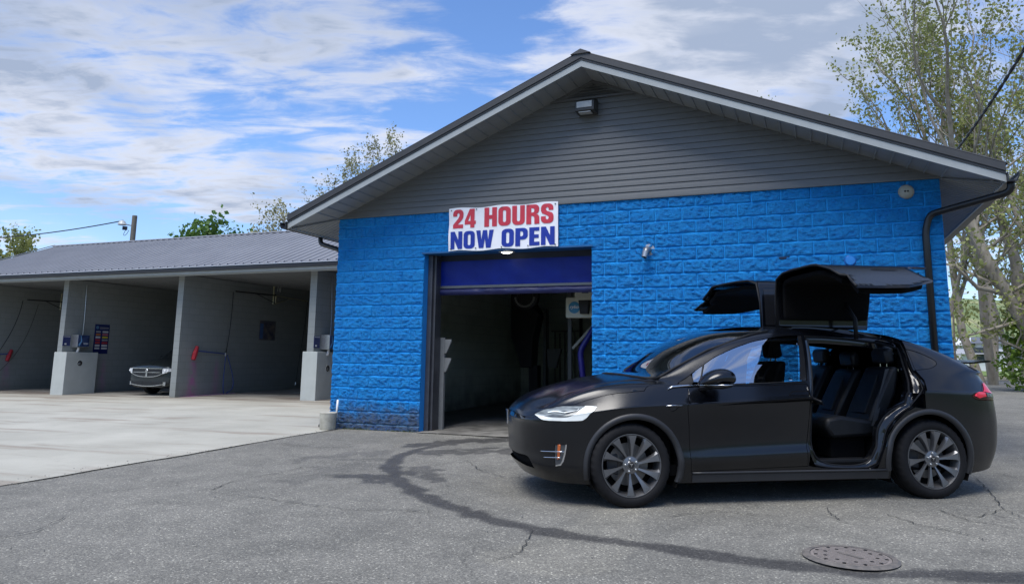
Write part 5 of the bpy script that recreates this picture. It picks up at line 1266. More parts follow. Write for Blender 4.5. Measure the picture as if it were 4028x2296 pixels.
CHROME = [(6.738, 5.818), (6.835, 5.995), (7.209, 6.08), (7.2, 5.938), (6.848, 5.878)]
WSN = [(6.69, 7.954), (7.072, 8.767), (7.406, 8.966), (7.809, 8.896), (8.42, 8.944), (9.037, 8.904), (9.734, 8.983), (10.531, 9.222)]
WSB = [(6.69, 7.954), (6.572, 8.747), (6.456, 9.267), (6.162, 9.843), (5.857, 10.88)]
HOODL = [(2.113, 4.555), (2.296, 6.088), (2.552, 6.484), (3.11, 6.864), (3.609, 6.329), (4.154, 5.774), (4.379, 5.678), (4.85, 5.741), (5.467, 5.766), (5.977, 5.721), (6.322, 5.756), (6.431, 6.21)]
HOODB = [(6.321, 5.757), (6.67, 7.848)]
QWIN = [(13.241, 7.604), (13.55, 7.562), (13.834, 7.385), (13.932, 7.205), (13.879, 6.961), (13.676, 6.666), (13.396, 6.518), (13.211, 6.447), (13.249, 7.036)]
TAIL = [(14.569, 3.93), (15.457, 5.415), (15.9, 5.693), (15.9, 5.585), (15.9, 5.075), (15.54, 3.867), (14.979, 3.801), (14.683, 3.817)]
TAILR1 = [(15.9, 5.668), (15.9, 5.557), (15.9, 5.153), (15.588, 4.277), (15.369, 4.865), (15.9, 5.348)]
TAILR2 = [(14.594, 3.931), (14.904, 4.93), (15.199, 5.02), (15.086, 3.869), (14.776, 3.817)]
TRI = [(6.634, 4.243), (6.774, 4.249), (6.943, 4.166), (6.794, 3.893), (6.736, 3.883)]
APO = [(11.327, 7.95), (11.276, 7.217), (11.196, 6.388), (11.121, 5.59), (11.072, 3.996), (11.042, 3.589), (11.021, 3.26), (11.002, 2.82), (10.987, 1.143), (11.316, 0.908), (11.638, 0.828), (11.919, 0.804), (12.143, 0.904), (12.25, 1.912), (12.367, 2.984), (12.524, 3.302), (12.726, 3.488), (12.957, 3.611), (13.164, 3.559), (13.2, 3.569), (13.201, 4.035), (13.351, 5.927), (13.279, 6.474), (13.301, 7.144), (13.234, 7.816), (13.3, 9.2)]
API = [(11.52, 9.222), (11.409, 7.391), (11.327, 6.515), (11.247, 5.811), (11.188, 5.186), (11.159, 3.546), (11.148, 3.213), (11.136, 2.818), (11.168, 1.651), (11.312, 1.145), (11.561, 0.882), (11.838, 0.85), (12.07, 1.18), (12.181, 1.942), (12.24, 2.974), (12.323, 3.297), (12.522, 3.517), (12.775, 3.653), (12.903, 3.846), (13.011, 5.503), (13.1, 6.079), (13.177, 6.615), (13.217, 7.308), (13.197, 8.039), (13.2, 9.45), (13.1, 9.6)]
FLARER = [(13.199, 3.557), (13.005, 3.627)]
REARGAP = [(13.93, 3.119), (14.588, 3.138), (15.676, 3.156)]
CX0, CY0, CZ0, CYAW, CTL = .9382, 7.6769, -.0177, .1556, .0099
car = thing('parked_car', 'matt black electric SUV with both rear doors swung up like wings', 'car', (CX0, CY0, CZ0))
car.rotation_euler = (0, -math.atan(CTL), CYAW)
def satin(name, c, rough, coat=0, met=0.0, spec=.5):
    m, t, b = principled(name); co = t.add('ShaderNodeTexCoord').outputs['Object']
    n = t.noise(co, 9, 4, .6)
    b.inputs['Base Color'].default_value = (*c, 1); b.inputs['Metallic'].default_value = met; b.inputs['Specular IOR Level'].default_value = spec
    dust = t.smooth(t.add('ShaderNodeSeparateXYZ', ins={0: co}).outputs[2], .75, .15)
    t.l.new(t.mix(t.math('MULTIPLY', t.math('MULTIPLY', dust, n), .02), (*c, 1), (.10, .10, .095, 1)), b.inputs['Base Color'])
    t.l.new(t.math('ADD', t.math('MULTIPLY', n, .05), rough), b.inputs['Roughness']); b.inputs['Coat Weight'].default_value = coat; b.inputs['Coat Roughness'].default_value = .08
    return m
M_paint = satin('matt_black_paint', (.0015, .0022, .004), .18, spec=.60)
M_jamb = satin('gloss_black_jamb', (.004, .0045, .006), .12, spec=.6)
M_blk = pmat('trim_black', (.006, .0065, .008), rough=.6, spec=.3)
M_void = pmat('liner_black', (.004, .004, .0045), rough=.95, spec=.1)
M_flare = pmat('flare_plastic', (.022, .023, .026), rough=.5)
M_leather = pmat('seat_leather', (.007, .008, .010), (.004, .005, .006), 14, .5, .001, 90, spec=.3)
M_chrome = pmat('car_chrome', (.75, .76, .78), rough=.12, metal=1, rvar=.02)
def glass_mat(name, tint, refl=1.0, rough=.0):
    m = bpy.data.materials.new(name); m.use_nodes = True; t = NT(m.node_tree)
    tr_ = t.add('ShaderNodeBsdfTransparent', ins={0: (*tint, 1)}); g_ = t.add('ShaderNodeBsdfGlossy', ins={0: (.95, .97, 1, 1), 1: rough})
    fr = t.add('ShaderNodeFresnel', ins={0: 1.55}); f = t.math('MULTIPLY', fr.outputs[0], refl, clamp=True)
    mx_ = t.add('ShaderNodeMixShader', ins={0: f, 1: tr_.outputs[0], 2: g_.outputs[0]}); t.l.new(mx_.outputs[0], t.add('ShaderNodeOutputMaterial').inputs[0]); return m
M_ws = glass_mat('windshield_glass', (.42, .55, .60), 1.9)
M_sg = glass_mat('side_glass', (.62, .68, .70), 10.0)
M_dg = pmat('privacy_glass', (.012, .013, .016), rough=.06, rvar=.01)

def cobj(name, mb, mat, parent=car, **kw):
    mb.v = [(a, -b_, c_) for a, b_, c_ in mb.v]; return obj(name, mb, mat, parent, **kw)
# ---- meshing a polygon of the (t, v) sheet
SU, SV = .45, .13
def inpoly_(px, py, poly):
    px = np.asarray(px); py = np.asarray(py); c = np.zeros(px.shape, bool); n = len(poly)
    for i in range(n):
        x0, y0 = poly[i - 1]; x1, y1 = poly[i]
        if y0 == y1: continue
        c ^= ((y0 > py) != (y1 > py)) & (px < (x1 - x0) * (py - y0) / (y1 - y0) + x0)
    return c
def dens(poly, st=.25, sv=.5):
    out = []
    for i in range(len(poly)):
        a, b_ = np.array(poly[i - 1], float), np.array(poly[i], float)
        k = max(1, int(max(abs(b_[0] - a[0]) / st, abs(b_[1] - a[1]) / sv) + .99))
        for j in range(k): out.append(tuple(a + (b_ - a) * j / k))
    return out
def smooth_poly(poly, k=4, sharp=55):
    # Catmull-Rom through the outline, keeping its sharp corners
    n = len(poly); P = [np.array(p, float) for p in poly]; S_ = np.array([SU, SV]); cor = []
    for i in range(n):
        a = (P[i] - P[i - 1]) * S_; b_ = (P[(i + 1) % n] - P[i]) * S_
        an = math.degrees(math.acos(max(-1, min(1, a @ b_ / (np.linalg.norm(a) * np.linalg.norm(b_) + 1e-9))))); cor.append(an > sharp)
    out = []
    for i in range(n):
        p1, p2 = P[i], P[(i + 1) % n]; p0 = P[i - 1] if not cor[i] else 2 * p1 - p2; p3 = P[(i + 2) % n] if not cor[(i + 1) % n] else 2 * p2 - p1
        for j in range(k):
            f = j / k; out.append(tuple(.5 * ((2 * p1) + (p2 - p0) * f + (2 * p0 - 5 * p1 + 4 * p2 - p3) * f * f + (3 * p1 - p0 - 3 * p2 + p3) * f ** 3)))
    return out
def inset_poly(poly, d):
    n = len(poly); P = np.array(poly) * [SU, SV]; ar = 0
    for i in range(n): ar += P[i - 1][0] * P[i][1] - P[i][0] * P[i - 1][1]
    sg_ = 1 if ar > 0 else -1; out = []
    for i in range(n):
        a, b_, c_ = P[i - 1], P[i], P[(i + 1) % n]
        e1 = (b_ - a) / (np.linalg.norm(b_ - a) + 1e-9); e2 = (c_ - b_) / (np.linalg.norm(c_ - b_) + 1e-9)
        nn = np.array([-e1[1] - e2[1], e1[0] + e2[0]]) * sg_; L_ = np.linalg.norm(nn)
        nn = nn / L_ * min(1 / max(L_ / 2, .4), 2) if L_ > 1e-6 else nn
        out.append(tuple((b_ + nn * d) / [SU, SV]))
    return out
def cdt(poly, holes, st, sv, keep=None):
    xs = [p[0] for p in poly]; ys = [p[1] for p in poly]
    gt = np.arange(math.floor(min(xs) / st) * st, max(xs), st); gv = np.arange(math.floor(min(ys) / sv) * sv, max(ys), sv)
    A, B_ = np.meshgrid(gt, gv); A, B_ = A.ravel(), B_.ravel(); ok = inpoly(A, B_, poly)
    for h in holes: ok &= ~inpoly(A, B_, h)
    pts = [Vector((a * SU, b_ * SV)) for a, b_ in zip(A[ok], B_[ok])]; edges = []
    for lp in [poly] + holes:
        lp = dens(lp, st, sv); b0 = len(pts); pts += [Vector((p[0] * SU, p[1] * SV)) for p in lp]; edges += [(b0 + i, b0 + (i + 1) % len(lp)) for i in range(len(lp))]
    vs, es, fs, *_ = delaunay_2d_cdt(pts, edges, [], 0, 1e-5)
    V = np.array([(v.x / SU, v.y / SV) for v in vs]); F_ = [f for f in fs]
    cen = np.array([V[list(f)].mean(0) for f in F_]); ok = inpoly(cen[:, 0], cen[:, 1], poly)
    for h in holes: ok &= ~inpoly(cen[:, 0], cen[:, 1], h)
    F_ = [tuple(f) for f, k in zip(F_, ok) if k]; used = sorted({i for f in F_ for i in f}); mp = {o_: i for i, o_ in enumerate(used)}
    return V[used], [tuple(mp[i] for i in f) for f in F_]
def panel(name, poly, mat, parent=car, holes=(), st=.07, sv=.22, out=0.0, gap=.0, side=1, solid=0, both=False, label=None, angle=None):
    if gap: poly = inset_poly(poly, gap)
    V, F_ = cdt(list(poly), [list(h) for h in holes], st, sv); P = PS(V[:, 0], V[:, 1], -out)
    mb = MB()
    for sd_ in ((1, -1) if both else (side,)): mb.add(P * [1, sd_, 1], F_)
    bm_name = cobj(name, mb, mat, parent, fix=True, smooth=True, label=label)
    me = bm_name.data
    if both:
        bm = bmesh.new(); bm.from_mesh(me); bmesh.ops.remove_doubles(bm, verts=bm.verts, dist=2e-4); bmesh.ops.recalc_face_normals(bm, faces=bm.faces); bm.to_mesh(me); bm.free(); me.shade_smooth()
    # normals outwards
    if solid:
        m_ = bm_name.modifiers.new('solid', 'SOLIDIFY'); m_.thickness = solid; m_.offset = 0
    return bm_name
# (x, z) on the side -> (t, v)
_tg, _vg = np.meshgrid(np.linspace(0, 18, 361), np.linspace(0, 8, 161)); _pg = PS(_tg.ravel(), _vg.ravel())
def xz(x, z):
    i = np.argmin((_pg[:, 0] - x) ** 2 + (_pg[:, 2] - z) ** 2 + 50 * (_pg[:, 1] < .55)); t, v = _tg.ravel()[i], _vg.ravel()[i]
    for _ in range(8):
        p = PS(t, v)[0]; e = 1e-3; a = (PS(t + e, v)[0] - p) / e; b_ = (PS(t, v + e)[0] - p) / e
        J = np.array([[a[0], b_[0]], [a[2], b_[2]]])
        try: s = np.linalg.solve(J, [x - p[0], z - p[2]])
        except Exception: break
        s = np.clip(s, -.2, .2); t = float(np.clip(t + s[0], 0, 18)); v = float(np.clip(v + s[1], -.5, 8))
    return (t, v)
def arch(cx, cz, r, n=34, base=-.6):
    pts = []
    for i in range(n + 1):
        a = math.pi * (1.10 - 1.20 * i / n); z = cz + r * math.sin(a); x = cx + r * math.cos(a)
        if z > .235: pts.append(xz(x, z))
    return [(pts[0][0], base)] + pts + [(pts[-1][0], base)]
AF, AR = (.035, .355, .408), (2.925, .36, .425)
arF, arR = arch(*AF), arch(*AR)
sm = smooth_poly
HOOD = HOODL[:-1] + [(6.42, 6.2), (6.60, 7.2), (6.69, 7.954), (6.57, 8.75), (6.35, 9.6), (6.10, 10.3), (5.95, 11.05), (.02, 11.05), (.02, 6.05), (.8, 6.0), (1.5, 5.85), (1.95, 5.9)]
HOOD = [p for p in HOOD if p != HOODL[0]]
WS = [(6.05, 11.05), (6.20, 10.3), (6.45, 9.6), (6.65, 8.85), (6.85, 8.45), (7.1, 8.80), (7.45, 8.93), (8.4, 8.93), (9.7, 8.97), (10.55, 9.10), (10.75, 9.6), (10.8, 10.3), (10.82, 11.05)]
DLO = [SAIL[0], (6.93, 6.6), SAIL[1], SAIL[2]] + GLASS[2:12] + [(11.29, 8.03), (11.245, 7.38), (11.19, 6.76), (11.12, 6.05)] + [(10.2, 6.03), (8.6, 6.05), (7.3, 6.07)]
APX = [p for p in APO[:-1]]
APX = [(11.22, 10.35), (11.25, 9.2), (11.33, 8.3)] + APX[0:] + [(13.20, 8.6), (13.15, 9.5), (13.05, 10.35)]
TAILP = [(14.50, 3.93), (14.95, 4.75), (15.45, 5.55), (16.2, 5.75), (16.25, 4.9), (16.1, 3.8), (15.2, 3.75), (14.7, 3.78)]
RWIN = [(14.0, 8.9), (14.9, 8.75), (16.0, 8.7), (18.05, 8.6), (18.05, 10.6), (15.5, 10.5), (14.3, 10.3), (13.6, 10.2), (13.5, 9.4)]
DOORP = DOOR[:12] + [(11.10, 5.92), (9.7, 5.93), (8.6, 5.94), (7.9, 5.94), (7.2, 5.93)]
DOORP = [p for p in DOORP if p != DOOR[0]]
fullp = [(0.0, 0.0), (18.0, 0.0), (18.0, 11.0), (0.0, 11.0)]
LP, FG, VS_, IN_, QW, TL, TR_ = sm(LAMP), sm(FOG), sm([(-.1, 5.75)] + VISOR[1:5] + [(-.1, 4.3)]), sm([(-.1, 1.5)] + INTAKE[1:7] + [(-.1, .9)]), sm(QWIN), sm(TAILP), TRI
holes_body = [arF, arR, LP, FG, VS_, IN_, QW, TL, TR_, sm(DLO, 3), sm(DOORP, 2), HOOD, sm(WS, 2), APX, RWIN]
body = panel('body', fullp, M_paint, holes=holes_body, both=True, st=.085, sv=.25)
liner_holes = [arF, arR, sm(DLO, 2), WS, APX]
panel('inner_liner', fullp, M_void, body, holes=liner_holes, both=True, out=-.028, st=.16, sv=.4)
panel('hood', HOOD, M_paint, both=True, gap=.0045, st=.1, sv=.25)
# front doors with glass
for s_ in (1, -1):
    fd = panel('front_door', sm(DOORP, 2), M_paint, gap=.005, side=s_, label='closed front door' if s_ == 1 else None)
    sgp = panel('side_window', sm([GLASS[0], GLASS[1]] + GLASS[2:12] + [(11.142, 7.392), (11.06, 6.777), (10.95, 6.077), (9.7, 6.05), (8.6, 6.07), (7.9, 6.08)], 2), M_sg, fd, side=s_, out=-.006, gap=.004)
    panel('pillar_trim', [(11.215, 8.02), (11.285, 8.02), (11.24, 7.38), (11.185, 6.76), (11.11, 6.09), (10.97, 6.09), (11.08, 6.78), (11.155, 7.39)], M_dg, fd, side=s_, out=-.004)
    panel('sail_panel', [SAIL[0], (6.93, 6.6), SAIL[1], (7.50, 7.50), (7.33, 6.09), (7.1, 6.07)], M_blk, fd, side=s_, out=-.004)
    mb = MB(); P = PS(*np.array([(t, v) for t, v in [(6.84, 6.0), (7.1, 6.02), (7.35, 6.03), (8.0, 6.02), (9.0, 6.01), (10.0, 6.01), (11.08, 6.0)]]).T, -.004) * [1, s_, 1]
    mb.tube(P, [.006, .009, .008, .006, .005, .005, .004], 6); cobj('belt_moulding', mb, M_blk, fd, smooth=True)
    mb = MB(); P = PS(*np.array(CHROME[:3]).T, -.008) * [1, s_, 1]; P = np.concatenate([P, PS([7.35], [6.03], -.008) * [1, s_, 1]]); mb.tube(P[:], [.004, .010, .009, .008], 6); cobj('chrome_strip', mb, M_chrome, fd, smooth=True)
    mb = MB(); P = PS(*np.array([(7.55, 6.08), (7.75, 7.0), (8.02, 7.72)]).T, .004) * [1, s_, 1]; mb.tube(P, .009, 6); cobj('window_divider', mb, M_blk, fd)
    hd_ = panel('door_handle', sm(HANDLE, 3), M_paint, fd, side=s_, out=.004, gap=.001)
    panel('handle_shadow', inset_poly(sm(HANDLE, 3), -.006), M_void, hd_, side=s_, out=.0015)
    # mirror
    mr = []
    cy_ = 1.07
    for i, (x, zc, hh, ww) in enumerate([(.600, 1.078, .006, .03), (.625, 1.092, .030, .08), (.67, 1.108, .056, .105), (.73, 1.122, .076, .122), (.80, 1.130, .084, .128), (.87, 1.128, .082, .124), (.915, 1.120, .066, .105), (.925, 1.118, .04, .06)]):
        mr.append([(x, s_ * (cy_ + ww * math.cos(a) * (1 if math.cos(a) > 0 else .9)), zc + hh * (math.sin(a) if math.sin(a) > 0 else math.sin(a) * .75)) for a in [2 * math.pi * k / 20 for k in range(20)]])
    mb = MB(); mb.grid(mr, close_u=True); mb.f.append(tuple(range(20))); mb.f.append(tuple(range(140, 160)))
    mo = cobj('door_mirror', mb, M_paint, fd, smooth=True); mo.modifiers.new('s', 'SUBSURF').render_levels = 1
    mb = MB(); mb.tube([(.60, s_ * .965, 1.062), (.68, s_ * 1.10, 1.064), (.80, s_ * 1.196, 1.068), (.90, s_ * 1.165, 1.070)], [.005, .007, .007, .004], 6); cobj('mirror_chrome', mb, M_chrome, mo, smooth=True)
    mb = MB(); mb.grid([[(x, s_ * (1.07 + w_ * math.cos(a)), z + h_ * math.sin(a)) for a in [2 * math.pi * k / 14 for k in range(14)]] for x, w_, z, h_ in [(.66, .05, 1.055, .004), (.72, .10, 1.052, .018), (.80, .115, 1.050, .022), (.87, .10, 1.054, .014), (.89, .05, 1.06, .003)]], close_u=True); cobj('mirror_base', mb, M_blk, mo, smooth=True)
    mb = MB(); mb.tube([(.70, s_ * .90, 1.03), (.74, s_ * 1.0, 1.05)], [.03, .022], 8); cobj('mirror_stalk', mb, M_blk, mo)
ws = panel('windshield', sm(WS, 2), M_ws, both=True, gap=.004, out=.001, st=.12, sv=.3)
mb = MB()
for s_ in (1, -1):
    P = PS(*np.array(WS[4:10]).T, -.004) * [1, s_, 1]; mb.tube(P, .012, 6)
P1 = PS(*np.array(WS[:5]).T, -.002); mb.tube(P1, .014, 6); mb.tube(P1 * [1, -1, 1], .014, 6)
cobj('glass_seal', mb, M_blk, ws, smooth=True)
mb = MB()                                                              # black frit above the screen
panel('shade_band', [(10.2, 9.15), (10.55, 9.15), (10.75, 9.6), (10.8, 10.3), (10.82, 11.05), (10.25, 11.05), (10.2, 10.2)], M_blk, ws, both=True, out=-.004)
for s_ in (1, -1):
    panel('rear_quarter_window', QW, M_dg, side=s_, gap=.004, out=-.003)
    tl = panel('tail_light', TL, pmat('tail_lens_dark', (.05, .010, .012), rough=.12) if s_ == 1 else bpy.data.materials['tail_lens_dark'], side=s_, gap=.003, out=.001)
    panel('red_lens', [(15.15, 4.95), (15.5, 5.5), (16.1, 5.65), (16.15, 5.1), (15.65, 4.3), (15.5, 4.7)], pmat('lens_red', (.70, .03, .06), rough=.15) if s_ == 1 else bpy.data.materials['lens_red'], tl, side=s_, out=.006)
    panel('red_lens', [(14.60, 3.97), (14.90, 4.6), (15.15, 4.75), (15.2, 3.95), (14.8, 3.85)], bpy.data.materials['lens_red'], tl, side=s_, out=.006)
    panel('clear_lens', [(15.25, 3.95), (15.25, 4.4), (15.6, 4.25), (16.1, 4.9), (16.1, 3.9)], pmat('lens_smoke', (.10, .12, .11), rough=.15) if s_ == 1 else bpy.data.materials['lens_smoke'], tl, side=s_, out=.005)
    hl = panel('headlight', LP, pmat('lamp_reflector', (.34, .37, .36), (.02, .025, .03), 6, .12, detail=2, stretch=(1, 1, 6)) if s_ == 1 else bpy.data.materials['lamp_reflector'], side=s_, gap=.003, out=-.002, st=.05, sv=.12)
    panel('running_light', sm(LAMPC, 3), pmat('lamp_white', (.90, .93, .88), rough=.2) if s_ == 1 else bpy.data.materials['lamp_white'], hl, side=s_, gap=.001, out=.004, st=.05, sv=.12)
    panel('lamp_strip', LAMPL, bpy.data.materials['lamp_white'], hl, side=s_, out=.005, st=.05, sv=.1)
    fg = panel('fog_light', FG, pmat('fog_lens', (.06, .065, .07), rough=.12) if s_ == 1 else bpy.data.materials['fog_lens'], side=s_, gap=.002, out=-.006, st=.05, sv=.12)
    panel('amber_reflector', AMB, pmat('amber', (.50, .12, .03), rough=.3) if s_ == 1 else bpy.data.materials['amber'], fg, side=s_, out=.0, st=.05, sv=.12)
    panel('chrome_edge', FCH, M_chrome, fg, side=s_, out=.003, st=.05, sv=.12)
    for bb in (BAR1, BAR2):
        mb = MB(); P = PS(*np.array([((bb[0][0] * (1 - f) + bb[1][0] * f), (bb[0][1] * (1 - f) + bb[1][1] * f) - .02) for f in np.linspace(0, 1, 8)]).T, -.012) * [1, s_, 1]; mb.tube(P, .0042, 6); cobj('chrome_bar', mb, M_chrome, fg, smooth=True)
    panel('side_marker', TR_, M_dg, side=s_, gap=.002, out=-.004)
    mb = MB(); P = PS(*np.array([TRI[0], TRI[1], TRI[2]]).T, -.004) * [1, s_, 1]; mb.tube(P, .004, 5); cobj('marker_trim', mb, M_chrome, bpy.data.objects[car.children[-1].name], smooth=True)
    # wheel arch flares and wells
    for (cx, cz, r), w_, nm in ((AF, .050, 'f'), (AR, .046, 'r')):
        a0, a1 = (1.08, -.12) if nm == 'f' else (1.06, -.10)
        rows = []
        for rr, o_ in ((r - .004, -.02), (r, .010), (r + w_ * .5, .016), (r + w_, .010), (r + w_ + .003, -.004)):
            row = []
            for i in range(49):
                a = math.pi * (a0 + (a1 - a0) * i / 48); q = xz(cx + rr * math.cos(a), max(cz + rr * math.sin(a), .215)); row.append(tuple(PS(q[0], q[1], -o_)[0] * [1, s_, 1]))
            rows.append(row)
        mb = MB(); mb.grid(rows); cobj('wheel_arch_flare', mb, M_flare, smooth=True)
        mb = MB(); rows = []
        for yy in (.93, .50):
            rows.append([(cx + (r + .015) * math.cos(a), s_ * yy, cz + (r + .015) * math.sin(a)) for a in [math.pi * (1.15 - 1.3 * i / 30) for i in range(31)]])
        mb.grid(rows); mb.add([(cx, s_ * .50, cz)] + rows[1], [(0, i + 1, i + 2) for i in range(30)]); cobj('wheel_well', mb, M_void, body)
    # body-side sill strip and lower cladding
    mb = MB(); P = PS(*np.array([(t, .78) for t in np.linspace(7.2, 12.3, 16)]).T, -.006) * [1, s_, 1]; mb.tube(P, .011, 6); cobj('sill_ledge', mb, M_flare, smooth=True)
    panel('sill_cladding', [(7.2, .05), (12.35, .05), (12.35, .66), (7.2, .66)], M_flare, side=s_, out=.006, st=.2)
panel('grille_visor', [(0.0, 5.65), (.6, 5.62)] + [(1.3, 5.80), (1.95, 5.9), (2.03, 4.6), (1.5, 4.53), (.69, 4.25), (0.0, 4.2)], M_dg, both=True, out=-.012, st=.1)
panel('lower_intake', [(0.0, 1.5), (1.317, 1.51), (2.06, 1.52), (2.35, 1.2), (2.48, .83), (1.808, .82), (.839, .92), (0.0, 1.0)], M_void, both=True, out=-.03, st=.1)
mb = MB()                                                              # nose emblem
mb.add([(-.962, -.05, .80), (-.962, .05, .80), (-.958, .045, .775), (-.958, .016, .77), (-.958, .006, .655), (-.958, -.006, .655), (-.958, -.016, .77), (-.958, -.045, .775)], [tuple(range(8))])
em = cobj('emblem', mb, M_chrome, fix=False); em.modifiers.new('solid', 'SOLIDIFY').thickness = .012
# tail spoiler and rear glass, plate recess
panel('rear_window', [p if p[0] < 18 else (18.0, p[1]) for p in RWIN], M_dg, both=True, gap=.004, out=-.003)
mb = MB(); rows = []
for i in range(21):
    y = -.66 + 1.32 * i / 20; e = 1 - (abs(y) / .66) ** 6 * .5
    rows.append([(3.72, y, 1.268), (3.86, y, 1.290), (4.02 + .02 * e - abs(y) ** 3 * .35, y, 1.283), (4.02 + .02 * e - abs(y) ** 3 * .35, y, 1.270), (3.86, y, 1.262), (3.72, y, 1.252)])
mb.grid(rows, close_u=True); mb.f.append(tuple(range(6))); mb.f.append(tuple(120 + k for k in range(6))); sp_ = cobj('tail_spoiler', mb, M_jamb)
mb = MB()
for y in (-.3, .3): mb.box(3.74, 3.84, y - .03, y + .03, 1.19, 1.262)
cobj('spoiler_leg', mb, M_blk, sp_)
# ---- door opening: painted jamb between the outer edge and the inner seal, both sides
APIX = [(11.50, 9.9), (11.48, 9.0), (11.46, 8.4), (11.42, 7.6)] + API[2:25] + [(13.14, 8.5), (13.02, 9.3), (12.92, 9.9)]
def resamp(poly, n, ins):
    P = PS(*np.array(poly).T, ins); P = np.concatenate([P, P[:1]]); L_ = np.r_[0, np.cumsum(np.linalg.norm(np.diff(P, axis=0), axis=1))]
    s = np.linspace(0, L_[-1], n + 1)[:-1]; return np.stack([np.interp(s, L_, P[:, k]) for k in range(3)], 1)
for s_ in (1, -1):
    A_ = resamp(sm(APX, 3), 170, 0.0); A2 = resamp(sm(APX, 3), 170, .03); Bm = resamp(sm(APIX, 3), 170, .095); Bi = resamp(sm(APIX, 3), 170, .16)
    # match every inner point to the nearest outer point so the strip does not shear
    idx = [int(np.argmin(((A_ - b_) ** 2).sum(1))) for b_ in Bm]; idx = np.maximum.accumulate(np.unwrap(np.array(idx) * 2 * math.pi / 170) * 170 / (2 * math.pi)); fr = np.array([i % 170 for i in np.round(idx).astype(int)])
    Ao, A2o = A_[fr], A2[fr]
    mb = MB(); mid = A2o * .55 + Bm * .45; mid2 = A2o * .25 + Bm * .75 + np.array([0, .022, 0])
    mb.grid([[tuple(p * [1, s_, 1]) for p in r_] for r_ in (Ao, A2o, mid, mid2, Bm, Bi)], close_u=True)
    ja = cobj('door_jamb', mb, M_jamb, smooth=True)
    mb = MB(); P = (Bm + [0, .012, 0]) * [1, s_, 1]; mb.tube(list(P) + [P[0]], .011, 6, caps=False); cobj('door_seal', mb, M_blk, ja, smooth=True)
    mb = MB(); P = (A2o * .8 + Bm * .2 + [0, .008, 0])[44:150] * [1, s_, 1]; mb.tube(P, .008, 5, caps=False); cobj('outer_seal', mb, M_blk, ja, smooth=True)
    mb = MB(); mb.box(1.86, 2.36, s_ * .74 if s_ > 0 else -.86, .86 if s_ > 0 else -.74, .33, .372); cobj('sill_plate', mb, M_blk, ja, bevel=.008)
# cabin: floor, tunnel, dash, rear bulkhead, headliner edges
mb = MB(); mb.box(.35, 3.50, -.86, .86, .26, .345); mb.box(.25, .40, -.84, .84, .345, 1.02); mb.box(3.50, 3.55, -.7, .7, .345, 1.00)
cabin = cobj('cabin_tub', mb, M_void)
mb = MB(); mb.box(1.66, 2.95, -.20, .20, 1.50, 1.545); cobj('roof_spine_lining', mb, M_blk, cabin, bevel=.01)
mb = MB(); mb.prism([(.30, 1.10), (.62, 1.04), (.78, .98), (.80, .84), (.62, .70), (.30, .70)], 'y', -.80, .80); ds = cobj('dashboard', mb, M_leather, bevel=.02)
mb = MB(); mb.box(.735, .765, -.13, .13, .80, 1.09); cobj('centre_screen', mb, pmat('screen_black', (.012, .014, .018), rough=.1), ds, bevel=.006)
mb = MB(); mb.lathe([(.185 + .015 * math.cos(a), .015 * math.sin(a)) for a in [2 * math.pi * k / 8 for k in range(8)]], 28, 'x', (0, 0, 0), closed=True); mb.tube([(0, -.17, 0), (0, .17, 0)], .016, 6); mb.tube([(0, 0, -.17), (0, 0, 0), (-.12, 0, -.03)], .016, 6)
mb.v = [(.94 + a - c_ * .35, b_ + .38, .98 + c_) for a, b_, c_ in mb.v]; cobj('steering_wheel', mb, M_leather, ds, smooth=True)
def seat(x, y, z, wdt, sc=1.0, name='seat', back=1.0, lean=.30):
    t_ = MB(); h = wdt / 2
    t_.prism([(x - .52, z - .02), (x - .50, z + .07), (x - .35, z + .095), (x - .05, z + .05), (x + .03, z + .03), (x + .02, z - .10), (x - .45, z - .12)], 'y', y - h, y + h)
    s0 = cobj(name, t_, M_leather, bevel=.035, angle=45)
    t_ = MB(); bz = .56 * sc
    t_.prism([(x - .06, z + .02), (x - .03 + lean * .25, z + bz * .45), (x - .02 + lean * .72, z + bz), (x + .07 + lean * .72, z + bz + .015), (x + .11 + lean * .45, z + bz * .55), (x + .10, z)], 'y', y - h * .96, y + h * .96)
    b0 = cobj('backrest', t_, M_leather, s0, bevel=.035, angle=45)
    t_ = MB(); t_.prism([(x + .00 + lean * .30, z + bz * .22), (x - .045 + lean * .55, z + bz * .85), (x - .055 + lean * .58, z + bz * .88), (x - .065 + lean * .1, z + bz * .2)], 'y', y - h * .5, y + h * .5); cobj('seat_insert', t_, M_leather, b0, bevel=.012)
    t_ = MB(); hx = x - .02 + lean * .78
    t_.prism([(hx, z + bz + .03), (hx - .01, z + bz + .15), (hx + .02, z + bz + .20), (hx + .08, z + bz + .19), (hx + .10, z + bz + .05)], 'y', y - .125, y + .125); cobj('headrest', t_, M_leather, s0, bevel=.03, angle=45)
    t_ = MB()
    for q in (-.05, .05): t_.tube([(hx + .05, y + q, z + bz - .03), (hx + .05, y + q, z + bz + .08)], .007, 6)
    cobj('headrest_post', t_, M_chrome, s0)
    t_ = MB(); t_.box(x - .42, x - .05, y - .12, y + .12, .345, z - .10); cobj('seat_base', t_, M_void, s0, bevel=.02)
    return s0
for y in (-.40, .40): seat(1.42, y, .66, .50, 1.08, 'front_seat', lean=.30)
ns_ = seat(2.52, .53, .665, .44, .98, 'rear_seat', lean=.34); seat(2.50, 0, .665, .40, .92, 'rear_seat', lean=.34); seat(2.50, -.53, .665, .44, .98, 'rear_seat', lean=.34)
for y in (-.3, .3): seat(3.42, y, .70, .48, .80, 'third_row_seat', lean=.22)
mb = MB(); rows = []
for f in np.linspace(0, 1, 10):
    p = Vector((2.725, .70, 1.20)).lerp(Vector((2.50, .745, .66)), f); rows.append([(p.x - .020, p.y + .004, p.z), (p.x + .024, p.y + .008, p.z + .004)])
